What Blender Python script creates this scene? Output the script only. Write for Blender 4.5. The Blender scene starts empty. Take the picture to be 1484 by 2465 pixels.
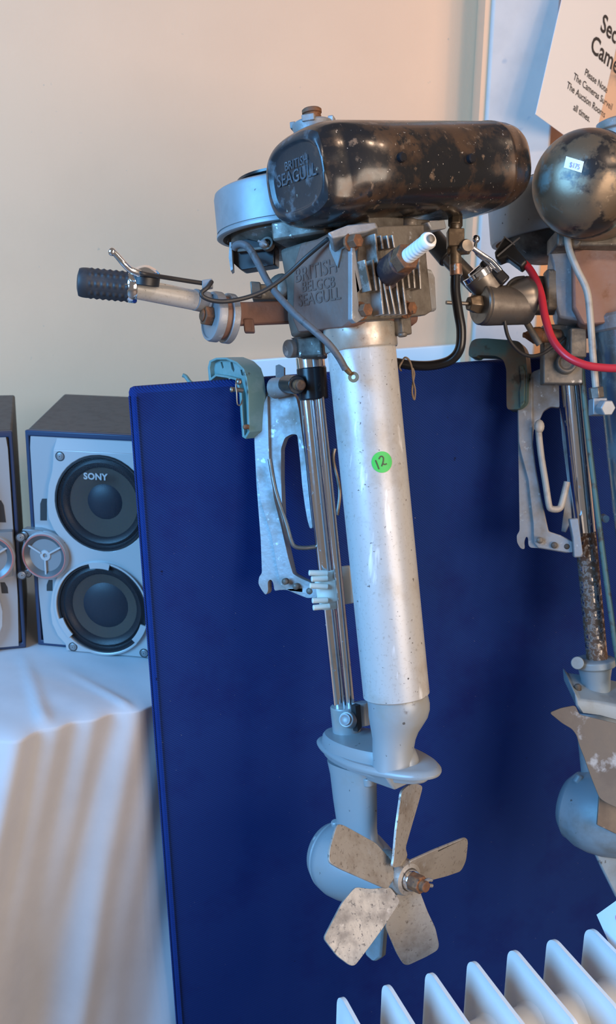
import bpy, bmesh, math, random
from math import sin, cos, tan, pi, radians, sqrt, atan2
from mathutils import Vector, Matrix, noise
from mathutils.bvhtree import BVHTree
from mathutils.geometry import tessellate_polygon

random.seed(4)
SC = bpy.context.scene
COL = SC.collection

# ------------------------------------------------------------------ camera
IW, IH, F = 1484, 2465, 2300.0
CX, CY = IW / 2, IH / 2
PITCH, ROLL = radians(14.9), .016
CAM = Vector((0, 0, 1.45))
FWD = Vector((0, cos(PITCH), -sin(PITCH)))
_r0, _u0 = Vector((1, 0, 0)), Vector((0, sin(PITCH), cos(PITCH)))
RGT = _r0 * cos(ROLL) + _u0 * sin(ROLL)
UPV = _u0 * cos(ROLL) - _r0 * sin(ROLL)
cam_data = bpy.data.cameras.new('camera')
cam_data.sensor_fit = 'VERTICAL'
cam_data.sensor_height = 24.0
cam_data.lens = F / IH * 24.0
cam_data.clip_start = .02
cam_data.dof.use_dof = True
cam_data.dof.focus_distance = 1.24
cam_data.dof.aperture_fstop = 5.6
cam = bpy.data.objects.new('camera', cam_data)
COL.objects.link(cam)
cam.matrix_world = Matrix(((RGT.x, UPV.x, -FWD.x, CAM.x), (RGT.y, UPV.y, -FWD.y, CAM.y),
                           (RGT.z, UPV.z, -FWD.z, CAM.z), (0, 0, 0, 1)))
SC.camera = cam

# ------------------------------------------------------------------ light
SC.view_settings.view_transform = 'Standard'
SC.view_settings.look = 'None'
SC.view_settings.exposure = 0.0
SC.view_settings.gamma = 1.0
SC.view_settings.use_curve_mapping = False
world = bpy.data.worlds.new('world')
SC.world = world
world.use_nodes = True
world.node_tree.nodes['Background'].inputs[0].default_value = (1.0, .88, .80, 1)
world.node_tree.nodes['Background'].inputs[1].default_value = .19


def area_light(name, loc, aim, sx, sy, power, col, shape='RECTANGLE'):
    d = bpy.data.lights.new(name, 'AREA')
    d.shape = shape
    d.size, d.size_y = sx, sy
    d.energy, d.color = power, col
    o = bpy.data.objects.new(name, d)
    COL.objects.link(o)
    o.location = loc
    o.rotation_euler = (Vector(aim) - Vector(loc)).to_track_quat('-Z', 'Y').to_euler()
    return o


area_light('window_daylight', (-2.7, -.85, 2.45), (.05, 1.35, .9), 2.0, 2.0, 270, (.15, .50, 1.0))
area_light('ceiling_lamp', (.95, .05, 2.75), (.2, 1.5, 1.0), .16, .16, 7, (1.0, .70, .48), 'DISK')
area_light('ceiling_lamp', (1.35, .25, 2.75), (.2, 1.5, 1.0), .16, .16, 7, (1.0, .70, .48), 'DISK')


area_light('room_lamp', (2.0, -1.35, 1.55), (.2, 1.5, 1.05), 2.0, 1.4, 80, (1.0, .80, .63))

# ------------------------------------------------------------------ helpers
def P(px, py, z):
    "photograph pixel at camera depth z -> world point"
    return CAM + FWD * z + RGT * ((px - CX) / F * z) + UPV * ((CY - py) / F * z)


def V(x, y, z):
    return RGT * x + UPV * y + FWD * z


def onp(px, py, p0, n):
    d = P(px, py, 1) - CAM
    return CAM + d * ((p0 - CAM).dot(n) / d.dot(n))


def pr(px, z):
    return px * z / F


def perp(ax):
    a = Vector((0, 0, 1)) if abs(ax.z) < .9 else Vector((1, 0, 0))
    e1 = ax.cross(a).normalized()
    return e1, ax.cross(e1).normalized()


def smooth_path(pts, k=6):
    out = []
    n = len(pts)
    for i in range(n - 1):
        p0, p1, p2, p3 = pts[max(i - 1, 0)], pts[i], pts[i + 1], pts[min(i + 2, n - 1)]
        for j in range(k):
            t = j / k
            out.append(.5 * ((2 * p1) + (p2 - p0) * t + (2 * p0 - 5 * p1 + 4 * p2 - p3) * t * t
                             + (3 * p1 - p0 - 3 * p2 + p3) * t ** 3))
    out.append(pts[-1])
    return out


def inset2(poly, d):
    "inset a 2-D polygon (any winding) by d"
    n = len(poly)
    A = sum(poly[i][0] * poly[(i + 1) % n][1] - poly[(i + 1) % n][0] * poly[i][1] for i in range(n))
    s = 1 if A > 0 else -1
    out = []
    for i in range(n):
        a, b, c = Vector(poly[i - 1]), Vector(poly[i]), Vector(poly[(i + 1) % n])
        d1, d2 = (b - a).normalized(), (c - b).normalized()
        n1, n2 = Vector((-d1.y, d1.x)) * s, Vector((-d2.y, d2.x)) * s
        m = n1 + n2
        if m.length < .2:
            m = n1
        m.normalize()
        k = d / max(.45, m.dot(n1))
        q = b + m * k
        out.append((q.x, q.y))
    return out


def rnd(pts, cut=7, k=3):
    "round the corners of an outline (photograph pixels)"
    out = []
    n = len(pts)
    for i in range(n):
        a, b_, c = Vector(pts[i - 1]), Vector(pts[i]), Vector(pts[(i + 1) % n])
        d1, d2 = a - b_, c - b_
        r1, r2 = min(cut, d1.length * .42), min(cut, d2.length * .42)
        p, q = b_ + d1.normalized() * r1, b_ + d2.normalized() * r2
        for j in range(k + 1):
            t = j / k
            m = p * (1 - t) ** 2 + b_ * 2 * t * (1 - t) + q * t * t
            out.append((m.x, m.y))
    return out


class B:
    "collects shapes for ONE mesh object (world coordinates)"

    def __init__(s):
        s.v, s.f = [], []

    def add(s, vs, fs):
        o = len(s.v)
        s.v += [Vector(v) for v in vs]
        s.f += [tuple(i + o for i in f) for f in fs]
        return s

    def loft(s, rings, cap0=True, cap1=True, closed=False):
        n = len(rings[0])
        vs = [v for r in rings for v in r]
        fs = []
        m = len(rings)
        for i in range(m if closed else m - 1):
            a, b = i * n, ((i + 1) % m) * n
            for j in range(n):
                k = (j + 1) % n
                fs.append((a + j, a + k, b + k, b + j))
        if not closed:
            if cap0:
                fs.append(tuple(range(n)))
            if cap1:
                fs.append(tuple(range((m - 1) * n, m * n)))
        return s.add(vs, fs)

    def lathe(s, o, ax, prof, n=32, e1=None, k=1.0, mod=None, cap0=True, cap1=True):
        ax = ax.normalized()
        if e1 is None:
            e1, e2 = perp(ax)
        else:
            e1 = (e1 - ax * e1.dot(ax)).normalized()
            e2 = ax.cross(e1)
        rings = []
        for (t, r) in prof:
            ring = []
            for j in range(n):
                a = 2 * pi * j / n
                rr = r if mod is None else mod(t, r, a)
                ring.append(o + ax * t + (e1 * cos(a) + e2 * sin(a) * k) * rr)
            rings.append(ring)
        return s.loft(rings, cap0, cap1)

    def cyl(s, p0, p1, r0, r1=None, n=24):
        r1 = r0 if r1 is None else r1
        ax = p1 - p0
        return s.lathe(p0, ax, [(0, r0), (ax.length, r1)], n)

    def hexa(s, p0, p1, r):
        return s.cyl(p0, p1, r, r, 6)

    def tube(s, pts, r, n=10, k=6, r1=None):
        pts = smooth_path(pts, k) if k else pts
        m = len(pts)
        rings = []
        e1 = None
        for i, p in enumerate(pts):
            t = (pts[min(i + 1, m - 1)] - pts[max(i - 1, 0)]).normalized()
            if e1 is None:
                e1, _ = perp(t)
            e1 = (e1 - t * e1.dot(t)).normalized()
            e2 = t.cross(e1)
            rr = r if r1 is None else r + (r1 - r) * i / (m - 1)
            rings.append([p + (e1 * cos(2 * pi * j / n) + e2 * sin(2 * pi * j / n)) * rr for j in range(n)])
        return s.loft(rings)

    def plate(s, outer, off, holes=()):
        "flat polygon (world points) with holes, pushed by off"
        loops = [list(outer)] + [list(h) for h in holes]
        allp = [p for l in loops for p in l]
        # project to 2-D for tessellation
        tris = tessellate_polygon(loops)
        N = len(allp)
        vs = allp + [p + off for p in allp]
        fs = [tuple(t) for t in tris] + [tuple(i + N for i in reversed(t)) for t in tris]
        o = 0
        for l in loops:
            n = len(l)
            for i in range(n):
                j = (i + 1) % n
                fs.append((o + i, o + j, o + j + N, o + i + N))
            o += n
        return s.add(vs, fs)

    def box(s, c, a, b, d):
        vs = [c + a * i + b * j + d * k for i in (-1, 1) for j in (-1, 1) for k in (-1, 1)]
        return s.add(vs, [(0, 1, 3, 2), (4, 6, 7, 5), (0, 4, 5, 1), (2, 3, 7, 6), (0, 2, 6, 4), (1, 5, 7, 3)])

    def ell(s, c, a, b, d, n=24, m=14):
        rings = []
        for i in range(1, m):
            t = pi * i / m
            rings.append([c + d * cos(t) + (a * cos(2 * pi * j / n) + b * sin(2 * pi * j / n)) * sin(t) for j in range(n)])
        return s.loft(rings)

    def text(s, txt, o, ex, ey, width=None, size=None, depth=.0006, bold=0.0, spacing=1.0, shear=0.0, curve=None):
        cu = bpy.data.curves.new('t', 'FONT')
        cu.body = txt
        cu.size = 1.0
        cu.offset = bold
        cu.space_character = spacing
        cu.shear = shear
        cu.resolution_u = 3
        ob = bpy.data.objects.new('t', cu)
        me = bpy.data.meshes.new_from_object(ob)
        xs = [v.co.x for v in me.vertices]
        w = max(xs) - min(xs)
        x0 = min(xs)
        sc = width / w if width else size
        en = ex.cross(ey).normalized()
        if en.dot(CAM - o) < 0:
            en = -en
        vs = []
        for v in me.vertices:
            x, y = (v.co.x - x0) * sc, v.co.y * sc
            if curve:
                vs.append(curve(x, y))
            else:
                vs.append(o + ex * x + ey * y + en * depth)
        s.add(vs, [tuple(p.vertices) for p in me.polygons])
        bpy.data.objects.remove(ob)
        bpy.data.curves.remove(cu)
        bpy.data.meshes.remove(me)
        return s

    def build(s, name, mat, parent=None, root=None, sharp=38, bevel=0.0, merge=True):
        org = ORG.get(parent.name, Vector()) if parent is not None else (root or Vector())
        me = bpy.data.meshes.new(name)
        bm = bmesh.new()
        vv = [bm.verts.new(v - org) for v in s.v]
        for f in s.f:
            try:
                bm.faces.new([vv[i] for i in f])
            except ValueError:
                pass
        bmesh.ops.remove_doubles(bm, verts=bm.verts, dist=1e-6)
        bmesh.ops.recalc_face_normals(bm, faces=bm.faces)
        for f in bm.faces:
            f.smooth = True
        bm.to_mesh(me)
        bm.free()
        me.set_sharp_from_angle(angle=radians(sharp))
        me.materials.append(mat)
        o = bpy.data.objects.new(name, me)
        COL.objects.link(o)
        if parent is not None:
            o.parent = parent
        else:
            o.location = org
        ORG[o.name] = org
        if bevel:
            md = o.modifiers.new('bevel', 'BEVEL')
            md.width = bevel
            md.segments = 2
            md.limit_method = 'ANGLE'
            md.angle_limit = radians(40)
            md.harden_normals = False
        return o


ORG = {}


def thing(name, label, cat, loc, group=None):
    o = bpy.data.objects.new(name, None)
    o.empty_display_size = .05
    COL.objects.link(o)
    o.location = loc
    ORG[o.name] = Vector(loc)
    return tag(o, label, cat, group)


def tag(o, label, cat, group=None):
    o['label'], o['category'] = label, cat
    if group:
        o['group'] = group
    return o


def structure(o):
    o['kind'] = 'structure'
    return o


# ------------------------------------------------------------------ materials
def mat(name, col, rough=.5, metal=0.0, patches=(), bump=None, coat=0.0, spec=.5, sheen=0.0):
    """patches: (colour, scale, lo, hi, detail, rough or None, metal or None, stretch or None)"""
    m = bpy.data.materials.new(name)
    m.use_nodes = True
    nt = m.node_tree
    N, L = nt.nodes, nt.links
    b = N['Principled BSDF']
    b.inputs['Specular IOR Level'].default_value = spec
    if coat:
        b.inputs['Coat Weight'].default_value = coat
        b.inputs['Coat Roughness'].default_value = .12
    if sheen:
        b.inputs['Sheen Weight'].default_value = sheen
    tc = N.new('ShaderNodeTexCoord')

    def val(x):
        v = N.new('ShaderNodeValue')
        v.outputs[0].default_value = x
        return v.outputs[0]

    def rgb(c):
        v = N.new('ShaderNodeRGB')
        v.outputs[0].default_value = (c[0], c[1], c[2], 1)
        return v.outputs[0]
    C, R, M = rgb(col), val(rough), val(metal)
    for i, pt in enumerate(patches):
        pc, sc, lo, hi = pt[:4]
        det = pt[4] if len(pt) > 4 else 6
        prg = pt[5] if len(pt) > 5 else None
        pm = pt[6] if len(pt) > 6 else None
        st = pt[7] if len(pt) > 7 else None
        mp = N.new('ShaderNodeMapping')
        mp.inputs['Location'].default_value = (i * 3.17 + 1.3, i * 1.7, i * 2.3)
        if st:
            mp.inputs['Scale'].default_value = st[:3]
            if len(st) > 3:
                mp.inputs['Rotation'].default_value = st[3:6]
        L.new(tc.outputs['Object'], mp.inputs[0])
        nz = N.new('ShaderNodeTexNoise')
        nz.inputs['Scale'].default_value = sc
        nz.inputs['Detail'].default_value = det
        nz.inputs['Roughness'].default_value = .62
        L.new(mp.outputs[0], nz.inputs[0])
        mr = N.new('ShaderNodeMapRange')
        mr.inputs[1].default_value, mr.inputs[2].default_value = lo, hi
        L.new(nz.outputs[0], mr.inputs[0])
        fac = mr.outputs[0]
        mx = N.new('ShaderNodeMix')
        mx.data_type = 'RGBA'
        L.new(fac, mx.inputs[0])
        L.new(C, mx.inputs[6])
        L.new(rgb(pc), mx.inputs[7])
        C = mx.outputs[2]
        for which, tgt in ((prg, 'R'), (pm, 'M')):
            if which is not None:
                fx = N.new('ShaderNodeMix')
                L.new(fac, fx.inputs[0])
                L.new(R if tgt == 'R' else M, fx.inputs[2])
                fx.inputs[3].default_value = which
                if tgt == 'R':
                    R = fx.outputs[0]
                else:
                    M = fx.outputs[0]
    L.new(C, b.inputs['Base Color'])
    L.new(R, b.inputs['Roughness'])
    L.new(M, b.inputs['Metallic'])
    if bump:
        sc, dist = bump[:2]
        nz = N.new('ShaderNodeTexNoise')
        nz.inputs['Scale'].default_value = sc
        nz.inputs['Detail'].default_value = 4
        L.new(tc.outputs['Object'], nz.inputs[0])
        bp = N.new('ShaderNodeBump')
        bp.inputs['Distance'].default_value = dist
        bp.inputs['Strength'].default_value = bump[2] if len(bump) > 2 else .6
        L.new(nz.outputs[0], bp.inputs['Height'])
        L.new(bp.outputs[0], b.inputs['Normal'])
    return m


WALL = mat('wall_paint', (.84, .478, .275), .75, patches=[((.80, .453, .26), 3, .45, .75), ((.5, .34, .24), 60, .70, .78, 3)],
           bump=(120, .0008, .5))
PILASTER = mat('pilaster_paint', (.60, .53, .48), .7, patches=[((.53, .47, .43), 14, .5, .8), ((.4, .4, .42), 22, .70, .76, 2)],
               bump=(90, .0008, .4))
FLOORM = mat('floor_boards', (.16, .11, .08), .5)
WHITE = mat('white_gloss', (.82, .82, .80), .4)
SILVER = mat('worn_silver_paint', (.49, .49, .485), .34, .1,
             [((.34, .285, .225), 11, .54, .76, 8), ((.38, .36, .34), 240, .56, .74, 3), ((.10, .085, .075), 150, .665, .70, 4, .8), ((.16, .11, .08), 26, .68, .75, 8, .7),
              ((.75, .77, .8), 60, .64, .74, 3, .3, .1, (1, 1, .12, .5, .3, 0))], bump=(40, .0006, .4))
SILVER_TOP = mat('worn_silver_collar', (.56, .53, .47), .3, .5,
                 [((.10, .08, .07), 110, .62, .67, 4, .8, 0), ((.32, .2, .12), 14, .5, .72, 7, .6)])
GREYP = mat('grey_marine_paint', (.31, .335, .35), .38, .1,
            [((.30, .29, .26), 12, .55, .75, 7), ((.10, .09, .08), 120, .68, .71, 4, .8), ((.13, .10, .08), 20, .67, .75, 8, .8)],
            bump=(50, .0006, .4))
GREYP2 = mat('grey_blue_paint', (.24, .30, .34), .42, .05,
             [((.17, .18, .17), 14, .52, .75, 7), ((.08, .07, .06), 60, .68, .73, 6, .8)], bump=(50, .0006, .4))
CHROME = mat('pitted_chrome', (.80, .80, .82), .13, 1.0,
             [((.13, .075, .045), 95, .66, .70, 6, .75, 0), ((.5, .46, .42), 12, .55, .75, 5, .25)])
CHROME_CLEAN = mat('chrome', (.82, .82, .84), .12, 1.0, [((.45, .4, .36), 30, .62, .72, 5, .3)])
CHROME_RUST = mat('rusted_chrome', (.55, .52, .50), .22, 1.0,
                  [((.13, .07, .04), 130, .42, .52, 6, .6, .1), ((.07, .045, .03), 60, .62, .68, 5, .8, 0)])
ALU = mat('cast_aluminium', (.29, .30, .315), .48, .35,
          [((.20, .17, .14), 16, .48, .70, 8, .7, .1), ((.48, .49, .5), 70, .62, .70, 4, .4, .5)], bump=(160, .0008, .5))
ALU_BRIGHT = mat('flywheel_aluminium', (.30, .32, .34), .46, .35,
                 [((.20, .21, .22), 10, .48, .72, 7, .45), ((.12, .10, .08), 70, .68, .72, 5, .8, .1)], bump=(70, .0005, .4))
ALU_DIRTY = mat('oily_aluminium', (.20, .18, .155), .5, .45,
                [((.055, .042, .032), 18, .42, .62, 8, .6, .1), ((.48, .48, .48), 60, .63, .70, 5, .35, .8)], bump=(140, .0009, .6))
FINM = mat('head_fin_alloy', (.48, .45, .42), .38, .75,
           [((.10, .075, .055), 30, .48, .62, 8, .65, .1)], bump=(160, .0006, .5))
RUST = mat('rusty_iron', (.215, .112, .083), .6, .05,
           [((.20, .14, .125), 14, .48, .70, 7, .5, .1), ((.17, .075, .035), 30, .58, .70, 7, .8), ((.36, .40, .42), 26, .68, .72, 8, .4)],
           bump=(120, .0011, .7))
RUSTBOLT = mat('rusty_bolt', (.16, .075, .04), .7, .2, [((.28, .12, .05), 90, .5, .65, 6), ((.05, .035, .03), 120, .58, .68, 5)],
               bump=(220, .0008, .7))
TANK = mat('chipped_black_enamel', (.012, .012, .014), .22, 0,
           [((.080, .046, .028), 17, .50, .63, 10, .40, .3), ((.20, .14, .10), 52, .61, .69, 8, .4, .4), ((.012, .011, .012), 60, .56, .64, 8, .3, 0),
            ((.55, .5, .45), 240, .69, .72, 3, .4, .5, (1, .10, 1, .3, .5, .7))], bump=(60, .0006, .4), coat=.25)
TANK_END = mat('worn_bluelit_tank_end', (.022, .028, .036), .34, 0.25,  # worn enamel, with the window's blue light put into its colours
               [((.12, .145, .17), 40, .54, .66, 9, .4, .3), ((.10, .06, .05), 24, .60, .68, 8, .5, .3),
                ((.45, .43, .36), 70, .68, .71, 5, .6)], bump=(90, .0006, .5), coat=.2)
TANK2 = mat('bare_brass_tank', (.20, .145, .095), .36, .6,
            [((.018, .016, .016), 15, .50, .57, 9, .3, 0), ((.17, .24, .24), 17, .58, .68, 7, .5, .2),
             ((.36, .28, .2), 60, .63, .7, 5, .3, .9)], bump=(30, .0012, .5))
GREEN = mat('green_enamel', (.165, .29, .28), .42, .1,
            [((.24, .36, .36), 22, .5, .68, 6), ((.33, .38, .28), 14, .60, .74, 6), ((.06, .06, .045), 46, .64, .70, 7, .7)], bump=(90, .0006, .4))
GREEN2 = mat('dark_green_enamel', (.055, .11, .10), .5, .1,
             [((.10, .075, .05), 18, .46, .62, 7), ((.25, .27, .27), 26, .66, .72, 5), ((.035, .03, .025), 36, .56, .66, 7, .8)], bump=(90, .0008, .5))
BLACKP = mat('black_paint', (.014, .014, .017), .25, 0, [((.05, .05, .05), 50, .6, .7, 5, .5)])
PLASTIC = mat('black_plastic', (.018, .018, .02), .4, 0, bump=(150, .0004, .3))
RUBBER = mat('grip_rubber', (.022, .026, .034), .55, 0, [((.05, .05, .055), 40, .5, .8)])
GREYRUBBER = mat('grey_cable_rubber', (.10, .105, .115), .55, 0, [((.05, .045, .04), 60, .55, .7)])
CABLE = mat('dark_cable', (.028, .026, .026), .45, 0)
HOSE = mat('black_hose', (.010, .010, .012), .28, 0)
RED = mat('red_wire', (.50, .022, .035), .35, 0)
BRASS = mat('dull_brass', (.19, .15, .11), .38, .8, [((.10, .07, .045), 40, .48, .62, 7, .6, .2), ((.55, .52, .48), 60, .64, .72, 4, .3, .9)])
COPPER = mat('copper_ferrule', (.40, .24, .17), .4, .8, [((.62, .6, .58), 120, .5, .6, 4, .3, .8)])
NICKEL = mat('dull_nickel', (.24, .215, .19), .36, .8, [((.12, .10, .085), 22, .48, .66, 7, .5, .5)])
PROP = mat('weathered_alloy', (.41, .385, .35), .42, .35,
           [((.25, .22, .19), 24, .46, .64, 8, .6, .2), ((.13, .11, .095), 190, .57, .68, 6, .7, 0), ((.09, .075, .065), 80, .645, .70, 6, .8, 0), ((.5, .49, .48), 60, .64, .74, 4, .35, .5)],
           bump=(160, .0005, .5))
BRONZE = mat('tarnished_bronze', (.18, .145, .115), .42, .4,
             [((.14, .105, .08), 16, .46, .64, 7, .6, .2), ((.42, .42, .42), 20, .64, .72, 6, .4, .4)], bump=(40, .0008, .4))
NYLON = mat('yellowed_nylon', (.70, .70, .62), .5, 0, [((.42, .30, .17), 20, .58, .75, 6)])
CERAMIC = mat('white_ceramic', (.85, .85, .83), .12, 0)
COPPERPIPE = mat('verdigris_pipe', (.12, .20, .18), .5, .3, [((.10, .07, .05), 50, .52, .66, 6), ((.25, .36, .34), 40, .62, .7, 5)])
PALEPIPE = mat('pale_fuel_pipe', (.40, .36, .31), .5, .1, [((.24, .2, .17), 30, .5, .7, 6)])
CARD = mat('white_label', (.82, .84, .86), .6)
GREENDOT = mat('green_label', (.045, .50, .085), .5)
INK = mat('ink', (.03, .03, .035), .6)
BROWNINK = mat('faded_marker', (.05, .06, .03), .6)
BLUEINK = mat('blue_ink', (.20, .28, .62), .6)
PINK = mat('pink_print', (.85, .25, .45), .6)
PAPER = mat('office_paper', (.84, .86, .93), .7)
TWINE = mat('twine', (.22, .17, .13), .9)
RADM = mat('radiator_enamel', (.74, .74, .72), .28, 0, bump=(30, .0003, .2))
CLOTHM = mat('white_cotton', (.50, .51, .54), .8, 0, [((.43, .44, .47), 5, .45, .75)], bump=(500, .0003, .3), sheen=.2)
VINYL = mat('grey_black_vinyl', (.075, .068, .064), .55, 0, [((.05, .045, .045), 60, .45, .65)], bump=(300, .0004, .4))
NAVY = mat('dark_blue_plastic', (.018, .035, .085), .38)
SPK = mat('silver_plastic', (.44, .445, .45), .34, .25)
SPKD = mat('grey_silver_plastic', (.24, .25, .26), .34, .3)
SPKRED = mat('red_silver_plastic', (.50, .20, .18), .35, .3)
CONE = mat('brown_cone', (.095, .073, .058), .7, spec=.2)
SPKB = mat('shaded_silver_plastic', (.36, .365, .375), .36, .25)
HORNM = mat('horn_grey', (.13, .135, .14), .35, .4)
SURROUND = mat('black_surround', (.010, .012, .016), .42)
CAPM = mat('dust_cap', (.012, .018, .03), .45)
SOCKET = mat('dark_socket', (.02, .02, .022), .6)


def fabric_material():
    m = mat('blue_twill', (.012, .039, .195), .85, 0,
            [((.010, .022, .15), 7, .5, .75, 5), ((.55, .5, .42), 330, .775, .80, 2), ((.008, .012, .05), 40, .74, .77, 3)], spec=.12)
    nt = m.node_tree
    N, L = nt.nodes, nt.links
    b = N['Principled BSDF']
    tc = N['Texture Coordinate'] if 'Texture Coordinate' in N else N.new('ShaderNodeTexCoord')
    mp = N.new('ShaderNodeMapping')
    mp.inputs['Rotation'].default_value = (0, radians(-38), 0)
    L.new(tc.outputs['Object'], mp.inputs[0])
    w = N.new('ShaderNodeTexWave')
    w.bands_direction = 'Z'
    w.inputs['Scale'].default_value = 105
    w.inputs['Distortion'].default_value = .6
    w.inputs['Detail'].default_value = 1
    L.new(mp.outputs[0], w.inputs[0])
    bp = N.new('ShaderNodeBump')
    bp.inputs['Distance'].default_value = .0008
    bp.inputs['Strength'].default_value = .55
    L.new(w.outputs[1], bp.inputs['Height'])
    L.new(bp.outputs[0], b.inputs['Normal'])
    src = b.inputs['Base Color'].links[0].from_socket
    mx = N.new('ShaderNodeMix')
    mx.data_type = 'RGBA'
    mx.blend_type = 'MULTIPLY'
    mx.inputs[0].default_value = .45
    L.new(src, mx.inputs[6])
    L.new(w.outputs[0], mx.inputs[7])
    L.new(mx.outputs[2], b.inputs['Base Color'])
    return m


FABRIC = fabric_material()


def grille_material():
    m = bpy.data.materials.new('perforated_grille')
    m.use_nodes = True
    nt = m.node_tree
    N, L = nt.nodes, nt.links
    b = N['Principled BSDF']
    b.inputs['Base Color'].default_value = (.02, .025, .035, 1)
    b.inputs['Roughness'].default_value = .35
    out = N['Material Output']
    tc = N.new('ShaderNodeTexCoord')
    vo = N.new('ShaderNodeTexVoronoi')
    vo.inputs['Scale'].default_value = 430
    vo.inputs['Randomness'].default_value = 0
    mp = N.new('ShaderNodeMapping')
    mp.inputs['Rotation'].default_value = (pi / 2, 0, 0)
    L.new(tc.outputs['Object'], mp.inputs[0])
    L.new(mp.outputs[0], vo.inputs[0])
    vo.voronoi_dimensions = '2D'
    gt = N.new('ShaderNodeMath')
    gt.operation = 'LESS_THAN'
    gt.inputs[1].default_value = .5
    L.new(vo.outputs[0], gt.inputs[0])
    tr = N.new('ShaderNodeBsdfTransparent')
    mx = N.new('ShaderNodeMixShader')
    L.new(gt.outputs[0], mx.inputs[0])
    L.new(b.outputs[0], mx.inputs[1])
    L.new(tr.outputs[0], mx.inputs[2])
    L.new(mx.outputs[0], out.inputs[0])
    return m


GRILLE = grille_material()

# ------------------------------------------------------------------ the room
YW = 2.15
o = structure(B().add([(-3, -2, 0), (3, -2, 0), (3, YW + .1, 0), (-3, YW + .1, 0)], [(0, 1, 2, 3)]).build('floor', FLOORM))
b = B().box(Vector((0, YW + .05, 1.5)), Vector((3, 0, 0)), Vector((0, .05, 0)), Vector((0, 0, 1.5)))
structure(b.build('wall_back', WALL))


def at_y(px, py, y):
    d = P(px, py, 1) - CAM
    return CAM + d * (y / d.y)


pl_front = YW - .11
xl = at_y(1163, 410, pl_front).x
xr = at_y(1347, 80, pl_front).x
b = B().box(Vector(((xl + xr) / 2, YW - .055, 1.5)), Vector(((xr - xl) / 2, 0, 0)), Vector((0, .055, 0)), Vector((0, 0, 1.5)))
structure(b.build('trim_1', PILASTER, bevel=.006))
b = B().box(Vector((xl - .006, YW - .05, 1.5)), Vector((.006, 0, 0)), Vector((0, .048, 0)), Vector((0, 0, 1.498)))
structure(b.build('trim_2', WALL))

# white board against the wall behind the display panel
a0, a1 = at_y(548, 872, YW - .03), at_y(1215, 821, YW - .03)
dn = Vector((.05, 0, -1))
b = B().plate([a0, a1, a1 + dn * (a1.z - .001), a0 + dn * (a0.z - .001)], Vector((0, .024, 0)))
tag(b.build('white_board', WHITE, root=Vector((a0.x, YW - .03, 0)), bevel=.002), 'plain white board leaning on the back wall, only its top strip showing above blue panel', 'board')

# notice taped across the corner beside the pilaster
zc = (Vector((0, pl_front - .012, 0)) - CAM).dot(FWD)
c0 = at_y(1290, 275, pl_front - .108)
pn = Vector((.92, -1, 0)).normalized()
e1 = (onp(1345, 315, c0, pn) - c0).normalized()
e2 = (onp(1420, 0, c0, pn) - c0)
e2 = (e2 - e1 * e2.dot(e1)).normalized()
nt_ = thing('paper_notice', 'tilted white paper notice with black print above the round tank', 'notice', c0)
b = B().plate([c0, c0 + e1 * .21, c0 + e1 * .21 + e2 * .297, c0 + e2 * .297], pn * -.0006)
b.build('sheet', PAPER, nt_)


def notice_line(txt, px, py, px2, py2, bold=0.0):
    o0 = onp(px, py, c0, pn)
    w = (onp(px2, py2, c0, pn) - o0).length
    return o0, w


o0, w = notice_line('', 1421, 122, 1485, 181)
hs = w / 2.33
o0, w = notice_line('', 1364, 211, 1450, 292)
bs = w / 7.9
for txt, px, py, sz, bo in (('Security', 1445, 72, hs, .018), ('Cameras', 1421, 122, hs, .018), ('Please Note', 1408, 180, bs, .012),
                            ('The Cameras Surveil', 1380, 190, bs, .012), ('The Auction Rooms', 1364, 211, bs, .012), ('all times.', 1380, 264, bs, .012)):
    B().text(txt, onp(px, py, c0, pn), e1, e2, size=sz, bold=bo).build('printed_line', INK, nt_)

# ------------------------------------------------------------------ blue display panel
pa, pb = P(310, 935, 1.352), P(1240, 866, 1.56)
PE = (pb - pa).normalized()
PNRM = Vector((PE.y, -PE.x, 0)).normalized()           # faces the camera
PD = PE.cross(PNRM).normalized()
if PD.z > 0:
    PD = -PD
PTH = .028
pw, ph = 1.25, 1.262
panel = thing('display_panel', 'large blue fabric covered display panel that both outboard motors hang from', 'panel', pa + PD * (pa.z / -PD.z))
c_tl, c_tr = pa + PE * .003, pa + PE * pw
face = [c_tl, c_tr, c_tr + PD * ((c_tr.z - .001) / -PD.z), c_tl + PD * ((c_tl.z - .001) / -PD.z)]
B().loft([face, [p - PNRM * PTH for p in face]]).build('fabric_face', FABRIC, panel, bevel=.008)
b = B()
for off in (.0095,):
    q = pa + PE * off + PNRM * .0006
    b.tube([q + PD * .012, q + PD * (ph - .01)], .0016, 8, 0)
q = pa - PNRM * .008 + PE * .0015
b.tube([q + PD * .012, q + PD * (ph - .01)], .0014, 8, 0)
b.build('seam_piping', FABRIC, panel)

# ------------------------------------------------------------------ table and cloth
SEX = Vector((cos(radians(-10)), sin(radians(-10)), 0))
SNR = Vector((SEX.y, -SEX.x, 0))
if SNR.y > 0:
    SNR = -SNR
S0 = Vector((-.491, 1.642, .7545))
SW, SH = .252, .40
lex = Vector((cos(radians(15.7)), sin(radians(15.7)), 0))
lnr = Vector((lex.y, -lex.x, 0))
LS0 = Vector((-.513, 1.628, .7545)) - lex * SW
SPEAKER_SPOTS = ((S0, SEX, SNR), (LS0, lex, lnr))
E0 = Vector((-.454, 1.288, .75))
TE = (Vector((-.2456, 1.4169, .75)) - E0).normalized()
TN = Vector((-TE.y, TE.x, 0))


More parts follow.
